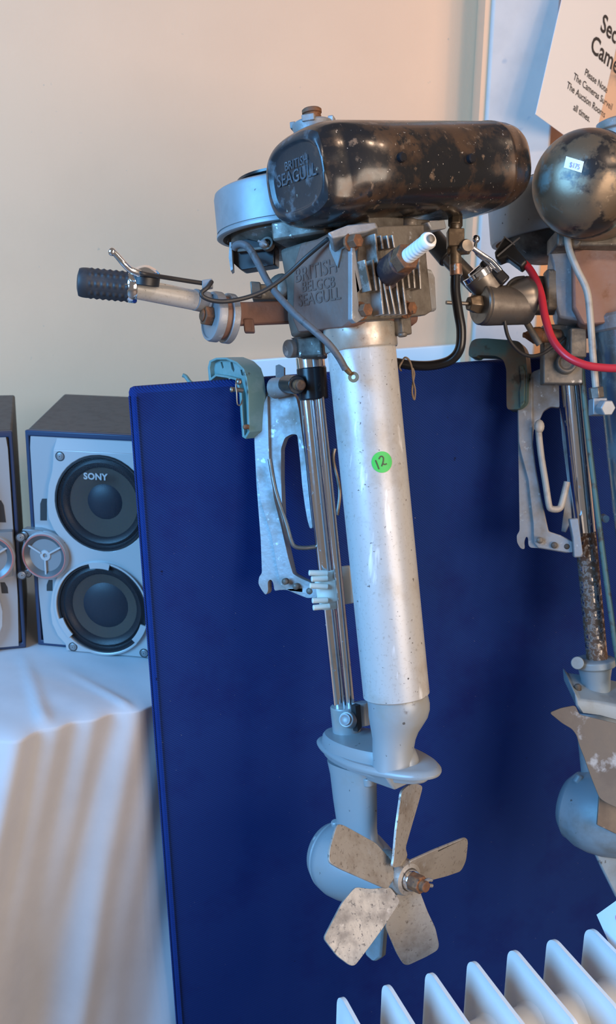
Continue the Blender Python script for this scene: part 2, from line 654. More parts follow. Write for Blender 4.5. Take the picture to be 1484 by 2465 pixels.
def fold(s, v):
    "outward push of the hanging cloth at s along the edge, v below it"
    s2 = s + .30 * v - .10 * v * v + .012 * noise.noise(Vector((s * 5, v * 2, 7.7)))
    am = min(1, v / .45)
    f = .011 * (.16 + .84 * am) * sin(s2 * 31 + .6) + .007 * am * sin(s2 * 17 + 1.1) + .0035 * (1 - .75 * am) * sin(s2 * 96) + .0025 * sin(s2 * 62 + 2 * v)
    f += .004 * noise.noise(Vector((s2 * 9, v * 4, 3.1)))
    k = 1.0 + .7 * max(0, min(1, (.16 - s) / .06))
    return f * k + .004


tt = thing('table', 'low table hidden under the white cloth below the speakers', 'table', (-.25, 1.75, 0))
smin, smax = -.62, .74


def tcorner(s, inset=0):
    q = E0 + TE * s
    return q


q0, q1 = E0 + TE * (smin + .02) + TN * .03, E0 + TE * (smax - .02) + TN * .03
b = B().plate([Vector((q0.x, q0.y, .742)), Vector((q1.x, q1.y, .742)), Vector((-.08, 2.09, .742)), Vector((q0.x - .0, 2.09, .742))], Vector((0, 0, -.025)))
b.build('table_top', FLOORM, tt)
for s_, yy in ((smin + .08, None), (smax - .1, None), (smin + .08, 2.05), (.25, 2.05)):
    q = E0 + TE * s_ + TN * .07
    if yy:
        q = Vector((q.x, yy, 0))
    B().box(Vector((q.x, q.y, .36)), Vector((.02, 0, 0)), Vector((0, .02, 0)), Vector((0, 0, .36))).build('leg', FLOORM, tt)



def clear_of_speakers(p):
    k = 1.0
    for o_, x_, n_ in SPEAKER_SPOTS:
        d = p - o_
        lx, ly = d.dot(x_), -d.dot(n_)
        m = max(-lx, lx - SW, -ly - .03)
        k = min(k, max(0, min(1, (m - .004) / .03)))
    return k


NS, NT, NV = 230, 46, 80
rows = []
for it in range(NT, -1, -1):
    row = []
    for i in range(NS + 1):
        s = smin + (smax - smin) * i / NS
        q = E0 + TE * s
        tmax = (2.11 - q.y) / TN.y
        t = tmax * (it / NT) ** 1.6
        p = q + TN * t
        ed = math.exp(-t / .05)
        h = .004 * noise.noise(Vector((s * 7, t * 3.0, 0))) + .0022 * noise.noise(Vector((s * 20 + t * 6, t * 5, 5)))
        h += .0035 * sin((s + .35 * t) * 46) * ed * (t / .05 if t < .05 else 1)
        h += .007 * math.exp(-((s - .068 - .16 * t) / .010) ** 2) * min(1, t / .03) * max(0, 1 - t / .35)
        h += .006 * math.exp(-((s - .205 + .25 * t) / .008) ** 2) * min(1, t / .02) * max(0, 1 - t / .2)
        h *= clear_of_speakers(p)
        p = p - TN * fold(s, 0) * ed
        p.z = .7525 + max(h, -.003) - .006 * math.exp(-t / .012)
        row.append(p)
    rows.append(row)
for iv in range(1, NV + 1):
    v = .72 * (iv / NV) ** 1.3
    row = []
    for i in range(NS + 1):
        s = smin + (smax - smin) * i / NS
        q = E0 + TE * s - TN * fold(s, v)
        q.z = .746 - v
        row.append(q)
    rows.append(row)
b = B()
n = NS + 1
b.add([p for r in rows for p in r], [(i * n + j, i * n + j + 1, (i + 1) * n + j + 1, (i + 1) * n + j) for i in range(len(rows) - 1) for j in range(NS)])
cloth = b.build('tablecloth', CLOTHM, root=E0.copy(), sharp=80)
md = cloth.modifiers.new('thickness', 'SOLIDIFY')
md.thickness = .0012
md.offset = -1
tag(cloth, 'white cotton cloth draped in folds over the table under the speakers', 'tablecloth')


# ------------------------------------------------------------------ speakers
def c2(x, y):
    return x / 3.4237, 920 + y / 3.4237




def loc(cx, cy, off):
    "speaker-front coordinates (across, up) of a point seen in the photograph, off metres proud of the cabinet"
    q = onp(*c2(cx, cy), S0 + SNR * off, SNR) - S0
    return q.dot(SEX), q.z


def make_speaker(org, ex, nr, side, mir, label, lettering):
    up = Vector((0, 0, 1))

    def W(l, off=0.0):
        x, z = l
        if mir:
            x = SW - x
        return org + ex * x + up * z + nr * off
    ctr = org + ex * (SW / 2) - nr * .12
    t = thing('speaker', label, 'speaker', (ctr.x, ctr.y, org.z), 'pair of silver hi-fi speakers on the cloth')
    xa, xb = (0, SW)
    A = [org + ex * xa, org + ex * xb, org + ex * xb + up * SH, org + ex * xa + up * SH]
    bk = [p + side * .30 for p in A]
    bk[2] = bk[2] + up * .020
    bk[3] = bk[3] + up * .020
    B().loft([A, bk]).build('cabinet', VINYL, t, bevel=.004)
    fr = [p for p in A]
    B().plate(fr, nr * .010, [[p + (ctr2 - p).normalized() * .012 for p in fr] for ctr2 in [sum(fr, Vector()) / 4]]).build('front_frame', NAVY, t, bevel=.002)
    # stepped silver baffle
    m_ = .009
    z1 = SH - .010
    pts = [(m_ + .004, .006), (SW - m_ - .004, .006), (SW - m_, .10), (SW - m_, z1 - .02), (SW - m_ - .002, z1), (m_ + .002, z1), (m_, z1 - .02), (m_, .10)]
    # proud driver module with two round openings
    c_up, c_lo = loc(838, 1003, .026), loc(845, 1862, .026)
    r_up = abs(loc(838, 1003, .026)[1] - loc(838, 602, .026)[1])
    r_lo = abs(loc(845, 1862, .026)[1] - loc(845, 1490, .026)[1])
    r_out = abs(loc(845, 1862, .026)[1] - loc(845, 1436, .026)[1])
    r_out = min(r_out, c_lo[1] - .002)
    left = [(440, 556), (436, 640), (428, 730), (398, 850), (386, 1000), (398, 1120), (440, 1215), (500, 1290), (525, 1380), (520, 1480), (455, 1640), (424, 1750),
            (412, 1870), (428, 1990), (475, 2090), (540, 2160), (548, 2262)]
    L_ = [(loc(x, y, .026)[0], max(.0015, loc(x, y, .026)[1])) for x, y in left]
    mx = c_up[0]
    R_ = [(2 * mx - x, z) for x, z in reversed(L_)]
    outl = L_ + R_
    K = 40
    ring = lambda c, r: [(c[0] + r * cos(2 * pi * i / K), c[1] + r * sin(2 * pi * i / K)) for i in range(K)]
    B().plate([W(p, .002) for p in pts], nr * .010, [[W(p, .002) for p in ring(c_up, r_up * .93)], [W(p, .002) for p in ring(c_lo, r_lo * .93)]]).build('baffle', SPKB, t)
    B().plate([W(p, .026) for p in outl], -nr * .016, [[W(p, .026) for p in ring(c_up, r_up)], [W(p, .026) for p in ring(c_lo, r_lo)]]).build('driver_module', SPK, t, bevel=.0012)
    # bevelled shelf above the module
    ta, tb = loc(440, 556, .026), loc(470, 462, .012)
    a_ = [W((ta[0], ta[1] - .001), .025), W((2 * mx - ta[0], ta[1] - .001), .025), W((2 * mx - tb[0], tb[1]), .012), W((tb[0], tb[1]), .012)]
    b2 = [W((ta[0], ta[1] - .012), .011), W((2 * mx - ta[0], ta[1] - .012), .011), W((2 * mx - tb[0], tb[1] - .004), .0115), W((tb[0], tb[1] - .004), .0115)]
    B().loft([a_, b2]).build('module_bevel', SPK, t)
    # drivers
    for nm, c, r, rc, rd in (('upper', c_up, r_up, .72, .37), ('lower', c_lo, r_lo, .71, .50)):
        o = W(c, .027)
        w = B().lathe(o, nr, [(-.001, r * 1.0), (.0012, r * .985), (.0012, r * .955), (-.004, r * .93), (-.006, r * .90), (-.003, r * .84), (-.006, r * .76), (-.011, r * rc)], 56, cap0=False, cap1=False).build('woofer', SURROUND, t)
        B().lathe(o, nr, [(-.0105, r * (rc + .01)), (-.0165, r * rd)], 48, cap0=False, cap1=False).build('cone', CONE, w)
        B().lathe(o, nr, [(-.0166, r * rd * 1.0), (-.0140, r * rd * .86), (-.0115, r * rd * .62), (-.010, r * rd * .33), (-.0095, r * rd * .05)], 40, cap0=False).build('dust_cap', CAPM, w)
        B().lathe(o, nr, [(-.001, r * .95), (.0008, r * .8), (.0015, r * .5), (.002, r * .02)], 48, cap0=False).build('grille', GRILLE, w)
    o = W(c_lo, .026)
    rg = B().lathe(o, nr, [(-.004, r_lo * .99), (.004, r_lo * 1.0), (.006, r_lo * 1.04), (.006, r_out * .97), (.003, r_out), (-.006, r_out * 1.005)], 64, cap0=False, cap1=False).build('woofer_ring', SPK, t)
    e_u, e_x = up, (ex if not mir else -ex)
    for deg in (90, 210, 330):
        q = []
        for rr in (r_lo * .90, r_lo * 1.03):
            for k in range(7):
                a = radians(deg - 13 + 26 * k / 6)
                q.append(o + (e_x * cos(a) + e_u * sin(a)) * rr + nr * .0045)
        q2 = [p + nr * .003 for p in q]
        fs = [(k, k + 1, k + 8, k + 7) for k in range(6)]
        bb = B().add(q + q2, fs + [tuple(i + 14 for i in f) for f in fs] + [(k, k + 1, k + 15, k + 14) for k in list(range(6)) + list(range(7, 13))] + [(0, 7, 21, 14), (6, 13, 27, 20)])
        bb.build('ring_tab', SPK, t)
    # tweeter pod
    tc = loc(368, 1432, .034)
    if mir:
        tc = (tc[0] + .016, tc[1])
    tr = abs(tc[1] - loc(368, 1242, .034)[1])
    pod = [(loc(x, y, .034)[0] + (.016 if mir else 0), loc(x, y, .034)[1]) for x, y in ((172, 1216), (300, 1222), (430, 1262), (520, 1330), (560, 1440), (520, 1540), (430, 1610), (300, 1600), (214, 1580), (186, 1400))]
    pd = B().plate([W(p, .030) for p in pod], -nr * .020).build('tweeter_pod', SPKD, t, bevel=.0015)
    o = W(tc, .036)
    B().lathe(o, nr, [(-.010, tr * 1.03), (-.002, tr * 1.02), (.0, tr * 1.0), (.0015, tr * .96)], 48, cap0=False, cap1=False).build('tweeter_rim', SPK, pd)
    B().lathe(o, nr, [(.0008, tr * .965), (.0022, tr * .95), (.0022, tr * .905), (.0005, tr * .89)], 48, cap0=False, cap1=False).build('red_ring', SPKRED, pd)
    B().lathe(o, nr, [(.0008, tr * .90), (-.006, tr * .70), (-.016, tr * .50), (-.022, tr * .34), (-.022, .0005)], 40, cap0=False).build('horn', HORNM, pd)
    hb = B().lathe(o + nr * -.010, nr, [(-.010, tr * .20), (.004, tr * .24), (.006, tr * .22), (.0065, tr * .10), (.003, tr * .09), (.003, .0002)], 24)
    for deg in (30, 150, 270):
        a = radians(deg)
        d_ = e_x * cos(a) + e_u * sin(a)
        s_ = e_x * -sin(a) + e_u * cos(a)
        hb.box(o + d_ * tr * .55 - nr * .006, d_ * tr * .34, s_ * tr * .035, nr * .004)
    hb.build('hub_spokes', SPK, pd)
    for k, (x, y, of) in enumerate(((495, 611, .026), (604, 2225, .026), (1190, 2270, .026), (1190, 630, .026), (200, 1262, .030), (228, 1572, .030))):
        l_ = loc(x, y, of)
        l_ = (l_[0], max(l_[1], .010))
        o = W(l_, of)
        sc_ = B().lathe(o, nr, [(-.003, .0065), (.0006, .0065), (.001, .0055), (.0004, .0050), (.0006, .0042), (.0014, .0036), (.0016, .0012), (-.001, .001)], 20).build('screw', SPKD, t)
        B().lathe(o, nr, [(.0002, .0068), (.0003, .0086)], 20, cap0=False, cap1=False).build('recess', SOCKET, sc_)
    # vents beside the module
    for (x0, y0, x1, y1) in ((332, 960, 385, 1140), (385, 1630, 432, 1720)):
        q = [loc(x0, y1, .0125), loc(x1, y1, .0125), loc(x1, y0, .0125), loc(x0 + 15, y0, .0125), loc(x0, y0 + 40, .0125)]
        B().plate([W(p, .0118) for p in q], nr * .0008).build('side_vent', SOCKET, t)
    if lettering:
        a_, b_ = loc(692, 796, .03), loc(892, 806, .03)
        oo = W(a_, .0305)
        B().text('SONY', oo, ex, up, width=(b_[0] - a_[0]), depth=.0006, bold=.035, spacing=1.05).build('lettering', SPK, t)
    return t


side_r = Vector((sin(radians(-2)), cos(radians(-2)), 0))
make_speaker(S0, SEX, SNR, side_r, False, 'silver and black hi-fi speaker standing next to the blue panel', True)
make_speaker(LS0, lex, lnr, -lnr, True, 'silver hi-fi speaker mostly cut off by the left picture edge', True)

# ------------------------------------------------------------------ outboard motor hanging in the middle
UM = V(-.091, 1, -.092).normalized()
AM = V(.62, -.016, -.787)
AM = (AM - UM * AM.dot(UM)).normalized()
TM = UM.cross(AM)
if TM.dot(RGT) < 0:
    TM = -TM


def poly(pts, p0, n):
    return [onp(x, y, p0, n) for x, y in pts]


def capp(px, py, z, r, ax, h, dome=.5, n=20):
    "domed bolt / button profile"
    return B().lathe(P(px, py, z), ax, [(-h, r), (0, r), (h * .3 * dome, r * .85), (h * .6 * dome, r * .5), (h * .7 * dome, r * .05)], n)


M1 = thing('outboard_motor', 'black tanked vintage outboard motor with a white shaft tube and green dot sticker', 'outboard motor',
           P(860, 2310, 1.40))

# fuel tank
TR_ = .0830
tc0 = P(709, 427, 1.160)
tend = P(1196, 411, 1.350)
TKX = (tend - tc0).normalized()
TKL = (tend - tc0).length / .336
TKU = (UM - TKX * UM.dot(TKX)).normalized()


def squircle(t, r, a):
    e = 2.7
    rr = r / (abs(cos(a)) ** e + abs(sin(a)) ** e) ** (1 / e)
    if t < .05:  # pressed flute in the shoulder of the left end
        d = abs((a + pi) % (2 * pi) - pi)
        f = r / TR_
        if d < .72 and .72 < f < .995:
            rr -= .0125 * (cos(d / .72 * pi / 2) ** .35) * min(1, (f - .72) / .13)
    return rr


prof = [(.0052, .03), (.0045, .40), (.0045, .60), (.004, .635), (.0008, .66), (0, .69), (.0015, .76), (.005, .83), (.010, .885), (.016, .93), (.024, .965),
        (.032, .985), (.042, 1.0), (.10, 1.0), (.20, 1.0), (.283, 1.0), (.2845, 1.012), (.290, 1.012), (.2915, .998), (.305, .985), (.317, .945),
        (.326, .88), (.332, .78), (.335, .6), (.336, .05)]
tank = B().lathe(tc0, TKX, [(s * TKL, r * TR_) for s, r in prof[7:]], 72, e1=AM, mod=squircle, k=.71, cap0=False).build('fuel_tank', TANK, M1, sharp=60)
B().lathe(tc0, TKX, [(s * TKL, r * TR_) for s, r in prof[:8]], 72, e1=AM, mod=squircle, k=.71, cap1=False).build('embossed_end', TANK_END, tank, sharp=60)
# raised lettering on the tank end
eo = onp(670, 452, tc0 + TKX * .004, TKX)
ex_ = (onp(764, 420, tc0 + TKX * .004, TKX) - eo)
tw = ex_.length
ex_ = ex_.normalized()
ey_ = (UM - ex_ * UM.dot(ex_)).normalized()
b = B()
b.text('SEAGULL', eo, ex_, ey_, width=tw, depth=.0009, bold=.01)
b.text('BRITISH', onp(688, 412, tc0 + TKX * .004, TKX), ex_, ey_, width=tw * .58, depth=.0009, bold=.01)
b.build('raised_lettering', mat('rubbed_lettering', (.08, .11, .14), .35, .3, [((.22, .27, .31), 60, .55, .68)]), tank)
# filler cap
fb = tc0 + TKX * .058 + TKU * .0575 - AM * .022
b = B().lathe(fb, UM, [(-.012, .0255), (.004, .0250), (.007, .0262), (.012, .0266), (.014, .023), (.016, .014), (.0162, .0005)], 36)
for k in range(4):
    a = k * pi / 2 + .9
    d_ = TM * cos(a) + AM * sin(a)
    s_ = TM * -sin(a) + AM * cos(a)
    b.box(fb + d_ * .0245 + UM * .0125, d_ * .0035, s_ * .008, UM * .0042)
b.build('filler_cap', ALU, tank, bevel=.0012)
b = B().lathe(fb + UM * .0155, UM, [(0, .0105), (.003, .0115), (.0035, .0105), (.0055, .0115), (.006, .0105), (.008, .0115), (.0085, .0105), (.0095, .0124),
                                 (.0135, .0124), (.015, .0105), (.0152, .0005)], 24)
b.build('vent_screw', RUSTBOLT, tank)
tankbvh = BVHTree.FromPolygons([v.co + ORG[M1.name] for v in tank.data.vertices], [p.vertices[:] for p in tank.data.polygons])
for px, py in ((965, 380), (1132, 383)):
    q, n_, _, _ = tankbvh.ray_cast(CAM, (P(px, py, 1) - CAM).normalized())
    if n_.dot(CAM - q) < 0:
        n_ = -n_
    b = B().lathe(q, n_, [(-.006, .0062), (.005, .0062), (.0065, .0045), (.0066, .0003)], 12)
    b.build('tank_stud', BLACKP, tank)

# flywheel
fz = 1.37
fc = P(700, 560, fz)
fr_ = pr(176, fz)
b = B().lathe(fc, UM, [(-.004, fr_ * .93), (-.004, fr_ * .985), (-.002, fr_ * 1.01), (.0015, fr_ * 1.01), (.002, fr_ * .99), (.0045, fr_ * .985), (.005, fr_),
                       (.052, fr_ * 1.0), (.058, fr_ * .985), (.0605, fr_ * .95), (.0605, fr_ * .30)], 72, cap0=False)
fw = b.build('flywheel', ALU_BRIGHT, M1)
b = B().lathe(fc, UM, [(-.0035, fr_ * .95), (.010, fr_ * .90), (.010, .01)], 48, cap0=False)
b.build('flywheel_recess', ALU_DIRTY, fw)
b = B().lathe(fc + UM * .058, UM, [(0, .062), (.004, .070), (.0075, .070), (.008, .062), (.014, .062), (.0145, .070), (.018, .070), (.0185, .02)], 48)
b.build('starter_pulley', BLACKP, fw)
# magneto plate
b = B().lathe(fc, UM, [(-.031, .050), (-.026, .068), (-.013, .080), (-.006, .086), (.004, .086)], 48)
mag = b.build('magneto_plate', ALU_DIRTY, M1)
z = 1.315
hp = P(600, 615, z)
hn = V(-.25, .1, -1).normalized()
q = poly([(553, 583), (600, 574), (662, 588), (662, 637), (580, 650), (556, 628)], hp, hn)
cover = B().plate(q, V(.006, 0, .022)).build('coil_cover', BLACKP, M1, bevel=.002)
q = poly([(553, 583), (557, 583), (561, 648), (556, 652), (551, 620)], P(556, 615, 1.305), hn)
B().plate(q, V(.001, 0, .018)).build('cover_lip', ALU, cover)
q = poly([(572, 600), (655, 592), (655, 597), (572, 606)], P(600, 600, 1.308), hn)
B().plate(q, V(.002, 0, .006)).build('cover_strip', ALU_DIRTY, cover)
b = capp(633, 586, 1.292, pr(10, 1.29), V(-.4, .15, -1).normalized(), .012)
b.box(P(632, 585, 1.2885), V(.006, -.003, 0), V(.0006, .0012, 0), V(0, 0, .001))
b.build('screw', ALU_BRIGHT, mag)
b = B().lathe(P(645, 588, 1.298), V(-.4, .15, -1).normalized(), [(-.004, pr(16, 1.3)), (.004, pr(16, 1.3)), (.004, pr(11, 1.3)), (-.004, pr(11, 1.3))], 24, cap0=False, cap1=False)
b.build('screw_boss', ALU_DIRTY, mag)

# cylinder block
C0 = P(849, 670, 1.175)
q = poly([(706, 640), (722, 585), (760, 575), (797, 556), (849, 560), (853, 700), (846, 778), (835, 787), (716, 800), (703, 770)], C0, TM)
blk = B().plate(q, TM * .118).build('cylinder_block', RUST, M1, bevel=.004)
q = poly([(672, 600), (735, 580), (735, 690), (722, 800), (700, 815), (690, 770), (688, 690)], P(705, 690, 1.275), TM)
B().plate(q, TM * .08).build('crankcase', ALU_DIRTY, M1, bevel=.005)
q = poly([(790, 560), (849, 548), (850, 588), (822, 600), (812, 645), (793, 600)], C0 - TM * .003, TM)
B().plate(q, TM * .004).build('water_jacket_rib', ALU, blk, bevel=.001)
# cast lettering
b = B()
lo = C0 - TM * .0002


def cast(txt, x0, y0, x1, y1):
    o0 = onp(x0, y0, lo, TM)
    d_ = onp(x1, y1, lo, TM) - o0
    w_ = d_.length
    d_ = d_.normalized()
    b.text(txt, o0, d_, (UM - d_ * UM.dot(d_)).normalized(), width=w_, depth=.0007, bold=.012)


cast('BRITISH', 713, 680, 812, 654)
cast('BELGCB', 729, 703, 808, 690)
cast('SEAGULL', 720, 738, 822, 719)
b.build('raised_lettering', mat('worn_cast_letters', (.15, .088, .07), .6, .05), blk)

# cylinder head, fins, bolts, plug
hq = poly([(849, 556), (912, 548), (1006, 545), (1014, 640), (1026, 752), (1010, 762), (858, 776), (849, 766), (845, 700)], C0, AM)
head = B().plate(hq, AM * .012).build('cylinder_head', ALU_DIRTY, M1, bevel=.003)
HP = C0 + AM * .012
q = poly([(848, 590), (856, 598), (862, 640), (873, 694), (862, 706), (866, 745), (880, 764), (858, 778), (848, 768)], C0 + AM * .017, AM)
B().plate(q, AM * -.008).build('head_flange', ALU, head, bevel=.001)
fins = [(879, 625, 894, 700), (898, 625, 907, 700), (904, 562, 924, 757), (918, 566, 923, 600), (933, 566, 938, 598), (946, 565, 951, 597),
        (924, 674, 939, 757), (937, 676, 953, 757), (955, 678, 966, 757), (967, 650, 980, 757), (981, 640, 987, 694), (995, 637, 1000, 694),
        (1009, 612, 1014, 696)]
HP2 = C0 + AM * .030
for x0, y0, x1, y1 in fins:
    a_, c_ = onp(x0, y0, HP2, AM), onp(x1, y1, HP2, AM)
    L_ = (c_ - a_)
    ln = L_.length
    L_ = L_.normalized()
    sd = AM.cross(L_).normalized()
    B().box((a_ + c_) / 2 - AM * .010, L_ * (ln / 2), sd * .0016, AM * .0105).build('cooling_fin', FINM, head, bevel=.0008)
q = poly([(926, 732), (978, 722), (980, 750), (940, 756)], C0 + AM * .0165, AM)
B().plate(q, AM * -.006).build('fin_web', FINM, head)
for px, py in ((887, 745), (995, 741), (864, 578)):
    p_ = onp(px, py, C0 + AM * .026, AM)
    bb = B().hexa(p_ - AM * .016, p_, .0085)
    bb.cyl(p_ - AM * .016, p_ - AM * .012, .0115)
    bb.build('head_bolt', RUSTBOLT, head, bevel=.0008)
q = poly([(1008, 640), (1040, 648), (1049, 668), (1053, 748), (1010, 756)], C0 - AM * .004, AM)
B().plate(q, -AM * .05).build('transfer_cover', ALU, M1, bevel=.003)
s0, s1 = P(916, 668, 1.186), P(1036, 576, 1.085)
sa = (s1 - s0).normalized()
sl = (s1 - s0).length
b = B().lathe(s0, sa, [(-.004, .020), (.012, .020), (.013, .0165), (.020, .0165), (.021, .0175), (.050, .0175), (.052, .0155)], 28)
plug = b.build('spark_plug', mat('plug_body', (.055, .042, .05), .45, .5, [((.16, .08, .045), 40, .5, .65, 6, .7, .1)]), M1)
B().hexa(s0 + sa * .050, s0 + sa * .067, .0168).build('plug_hexagon', RUSTBOLT, plug, bevel=.001)
pf = [(.067, .0092)]
s_ = .067
for k in range(6):
    pf += [(s_ + .001, .0092), (s_ + .004, .0092), (s_ + .005, .0085), (s_ + .006, .0085)]
    s_ += .0065
pf += [(s_ + .001, .0080), (s_ + .002, .0101), (sl - .003, .0101), (sl, .0085), (sl, .004)]
B().lathe(s0, sa, pf, 28).build('insulator', CERAMIC, plug)
B().lathe(s0, sa, [(sl - .002, .005), (sl + .003, .0048), (sl + .004, .0034), (sl + .004, .0003)], 16).build('terminal', ALU_DIRTY, plug)

# tank carrier brackets, under-tank clutter
q = poly([(788, 560), (840, 540), (905, 534), (911, 548), (880, 559), (800, 574)], P(850, 550, 1.155), V(.25, .25, -1).normalized())
B().plate(q, V(.006, -.006, .055)).build('tank_bracket', ALU, M1, bevel=.002)
q = poly([(1030, 534), (1072, 528), (1077, 550), (1040, 555)], P(1050, 540, 1.25), AM)
B().plate(q, AM * -.05).build('tank_bracket', ALU, M1, bevel=.002)
b = B()
b.box(P(915, 560, 1.26), TM * .055, AM * .040, UM * .011)
b.cyl(P(875, 570, 1.20), P(875, 540, 1.20), .012)
b.cyl(P(985, 570, 1.24), P(985, 530, 1.24), .012)
b.build('manifold', ALU_DIRTY, M1, bevel=.002)
b = B().box(P(735, 558, 1.27), V(.035, 0, -.02), V(.01, 0, .02), UM * .012)
b.build('carrier_lug', ALU_DIRTY, M1, bevel=.003)

# exhaust tube
xt, xb_ = P(866, 790, 1.25), P(955, 1673, 1.292)
xa = (xb_ - xt)
xl_ = xa.length
xa = xa.normalized()
R0 = .0448
b = B().lathe(xt, xa, [(0, R0 - .002), (.012, R0), (xl_ - .001, R0), (xl_, R0 - .0012), (xl_, R0 - .004), (xl_ - .01, R0 - .004)], 64, cap1=False)
ex_tube = b.build('exhaust_tube', SILVER, M1)
b = B().lathe(xt, xa, [(-.004, R0 + .001), (-.002, R0 + .003), (.026, R0 + .003), (.028, R0 + .002), (.028, R0 - .001)], 64, cap1=False)
b.build('tube_collar', SILVER_TOP, ex_tube)
b = B().box(P(967, 785, 1.235), TM * .009, AM * .010, UM * .012)
b.cyl(P(969, 800, 1.226), P(969, 800, 1.226) + xa * .006, .006)
b.build('collar_clamp', ALU_DIRTY, ex_tube, bevel=.002)

# number sticker wrapped on the tube
sp = P(933, 1111, 1.22)
st_ = (sp - xt).dot(xa)
cdir = CAM - (xt + xa * st_)
cdir = (cdir - xa * cdir.dot(xa)).normalized()
sdir = xa.cross(cdir).normalized()
if sdir.dot(RGT) < 0:
    sdir = -sdir


def on_tube(x, y, lift):
    a = .262 + x / R0
    return xt + xa * (st_ - y) + (cdir * cos(a) + sdir * sin(a)) * (R0 + lift)


rs = pr(26, 1.21)
b = B()
vs = [on_tube(0, 0, .0004)]
for i in range(1, 7):
    for j in range(36):
        a = 2 * pi * j / 36
        vs.append(on_tube(rs * i / 6 * cos(a), rs * i / 6 * sin(a), .0004))
fs = [(0, 1 + j, 1 + (j + 1) % 36) for j in range(36)]
fs += [(1 + (i - 1) * 36 + j, 1 + (i - 1) * 36 + (j + 1) % 36, 1 + i * 36 + (j + 1) % 36, 1 + i * 36 + j) for i in range(1, 6) for j in range(36)]
b.add(vs, fs)
sticker = b.build('price_sticker', GREENDOT, M1)
sticker['label'] = 'round green sticker with a handwritten 12'


def stroke(b, pts, w, fn):
    pts = smooth_path([Vector((x, y, 0)) for x, y in pts], 6)
    vs = []
    for i, p in enumerate(pts):
        t = (pts[min(i + 1, len(pts) - 1)] - pts[max(0, i - 1)]).normalized()
        nn = Vector((-t.y, t.x, 0)) * w
        for q in (p - nn, p + nn):
            vs.append(fn(q.x, q.y))
    b.add(vs, [(2 * i, 2 * i + 1, 2 * i + 3, 2 * i + 2) for i in range(len(pts) - 1)])


b = B()
k_ = rs / 330
cv = lambda x, y: ((x - 722) * k_, (682 - y) * k_)
stroke(b, [cv(522, 600), cv(560, 740), cv(600, 890)], .00075, lambda x, y: on_tube(x, y, .0009))
stroke(b, [cv(630, 585), cv(665, 520), (cv(725, 500)), cv(770, 560), cv(750, 680), cv(690, 810), cv(735, 735), cv(790, 765), cv(862, 745)], .00075, lambda x, y: on_tube(x, y, .0009))
b.build('handwritten_number', BROWNINK, sticker)

# exhaust bulb
rings = []
nn_ = 40
for y, cx_, hw in ((1668, 956, 74), (1690, 960, 75), (1706, 961, 74), (1725, 959, 71), (1743, 955, 64), (1760, 951, 57), (1778, 949, 52), (1800, 947, 50), (1825, 947, 49), (1850, 946, 50)):
    c = P(cx_, y, 1.293)
    r_ = pr(hw, 1.293)
    rings.append([c + V(cos(2 * pi * j / nn_), 0, 0) * r_ + V(0, .0, sin(2 * pi * j / nn_)) * r_ - UM * 0 for j in range(nn_)])
B().loft(rings).build('exhaust_elbow', GREYP, M1)

# drive tube, water tube, collars
d0, d1 = P(741, 940, 1.353), P(794, 1475, 1.385)
b = B().cyl(d0, P(788, 1400, 1.378), pr(21, 1.353), pr(20, 1.37), 36)
b.cyl(P(788, 1400, 1.378), P(820, 1712, 1.397), pr(17, 1.385), pr(16, 1.39), 36)
b.build('drive_tube', CHROME, M1)
b = B().tube([P(771, 955, 1.338), P(806, 1300, 1.360), P(846, 1715, 1.390)], pr(11, 1.36), 16, 4)
b.build('water_tube', CHROME, M1)
b = B().cyl(P(756, 962, 1.350), P(750, 884, 1.345), pr(36, 1.35), None, 36)
collar = b.build('swivel_collar', BLACKP, M1, bevel=.002)
b = B().cyl(P(750, 886, 1.345), P(747, 858, 1.343), pr(35, 1.345), None, 36)
b.cyl(P(747, 860, 1.343), P(742, 800, 1.34), pr(27, 1.34), pr(24, 1.34), 32)
b.build('steering_sleeve', CHROME_CLEAN, M1, bevel=.001)
b = B().lathe(P(738, 808, 1.325), UM, [(-.006, pr(30, 1.32)), (-.002, pr(38, 1.32)), (.004, pr(38, 1.32))], 36)
b.build('sleeve_flange', CHROME_CLEAN, M1)
b = B().box(P(752, 838, 1.315), V(.017, 0, -.006), V(.004, 0, .012), UM * .014)
b.build('sleeve_clamp', ALU_DIRTY, M1, bevel=.003)
b = B().cyl(P(692, 840, 1.318), P(735, 838, 1.335), pr(22, 1.32), None, 28)
b.build('clamp_bolt', ALU, M1, bevel=.0015)
b = B().cyl(P(690, 925, 1.36), P(716, 926, 1.32), pr(22, 1.34), None, 24)
pv = b.build('pivot_bolt', BLACKP, M1, bevel=.001)
B().cyl(P(714, 926, 1.323), P(726, 927, 1.305), pr(13, 1.31), None, 16).build('bolt_end', RUSTBOLT, pv, bevel=.002)
b = B().cyl(P(660, 935, 1.382), P(692, 930, 1.362), pr(26, 1.37), pr(22, 1.36), 24)
b.build('bracket_boss', ALU, M1, bevel=.002)
q = poly([(664, 880), (672, 877), (684, 884), (684, 912), (664, 912)], P(672, 900, 1.40), V(0, 0, -1))
B().plate(q, V(.002, 0, .006)).build('tilt_stop', ALU, M1)

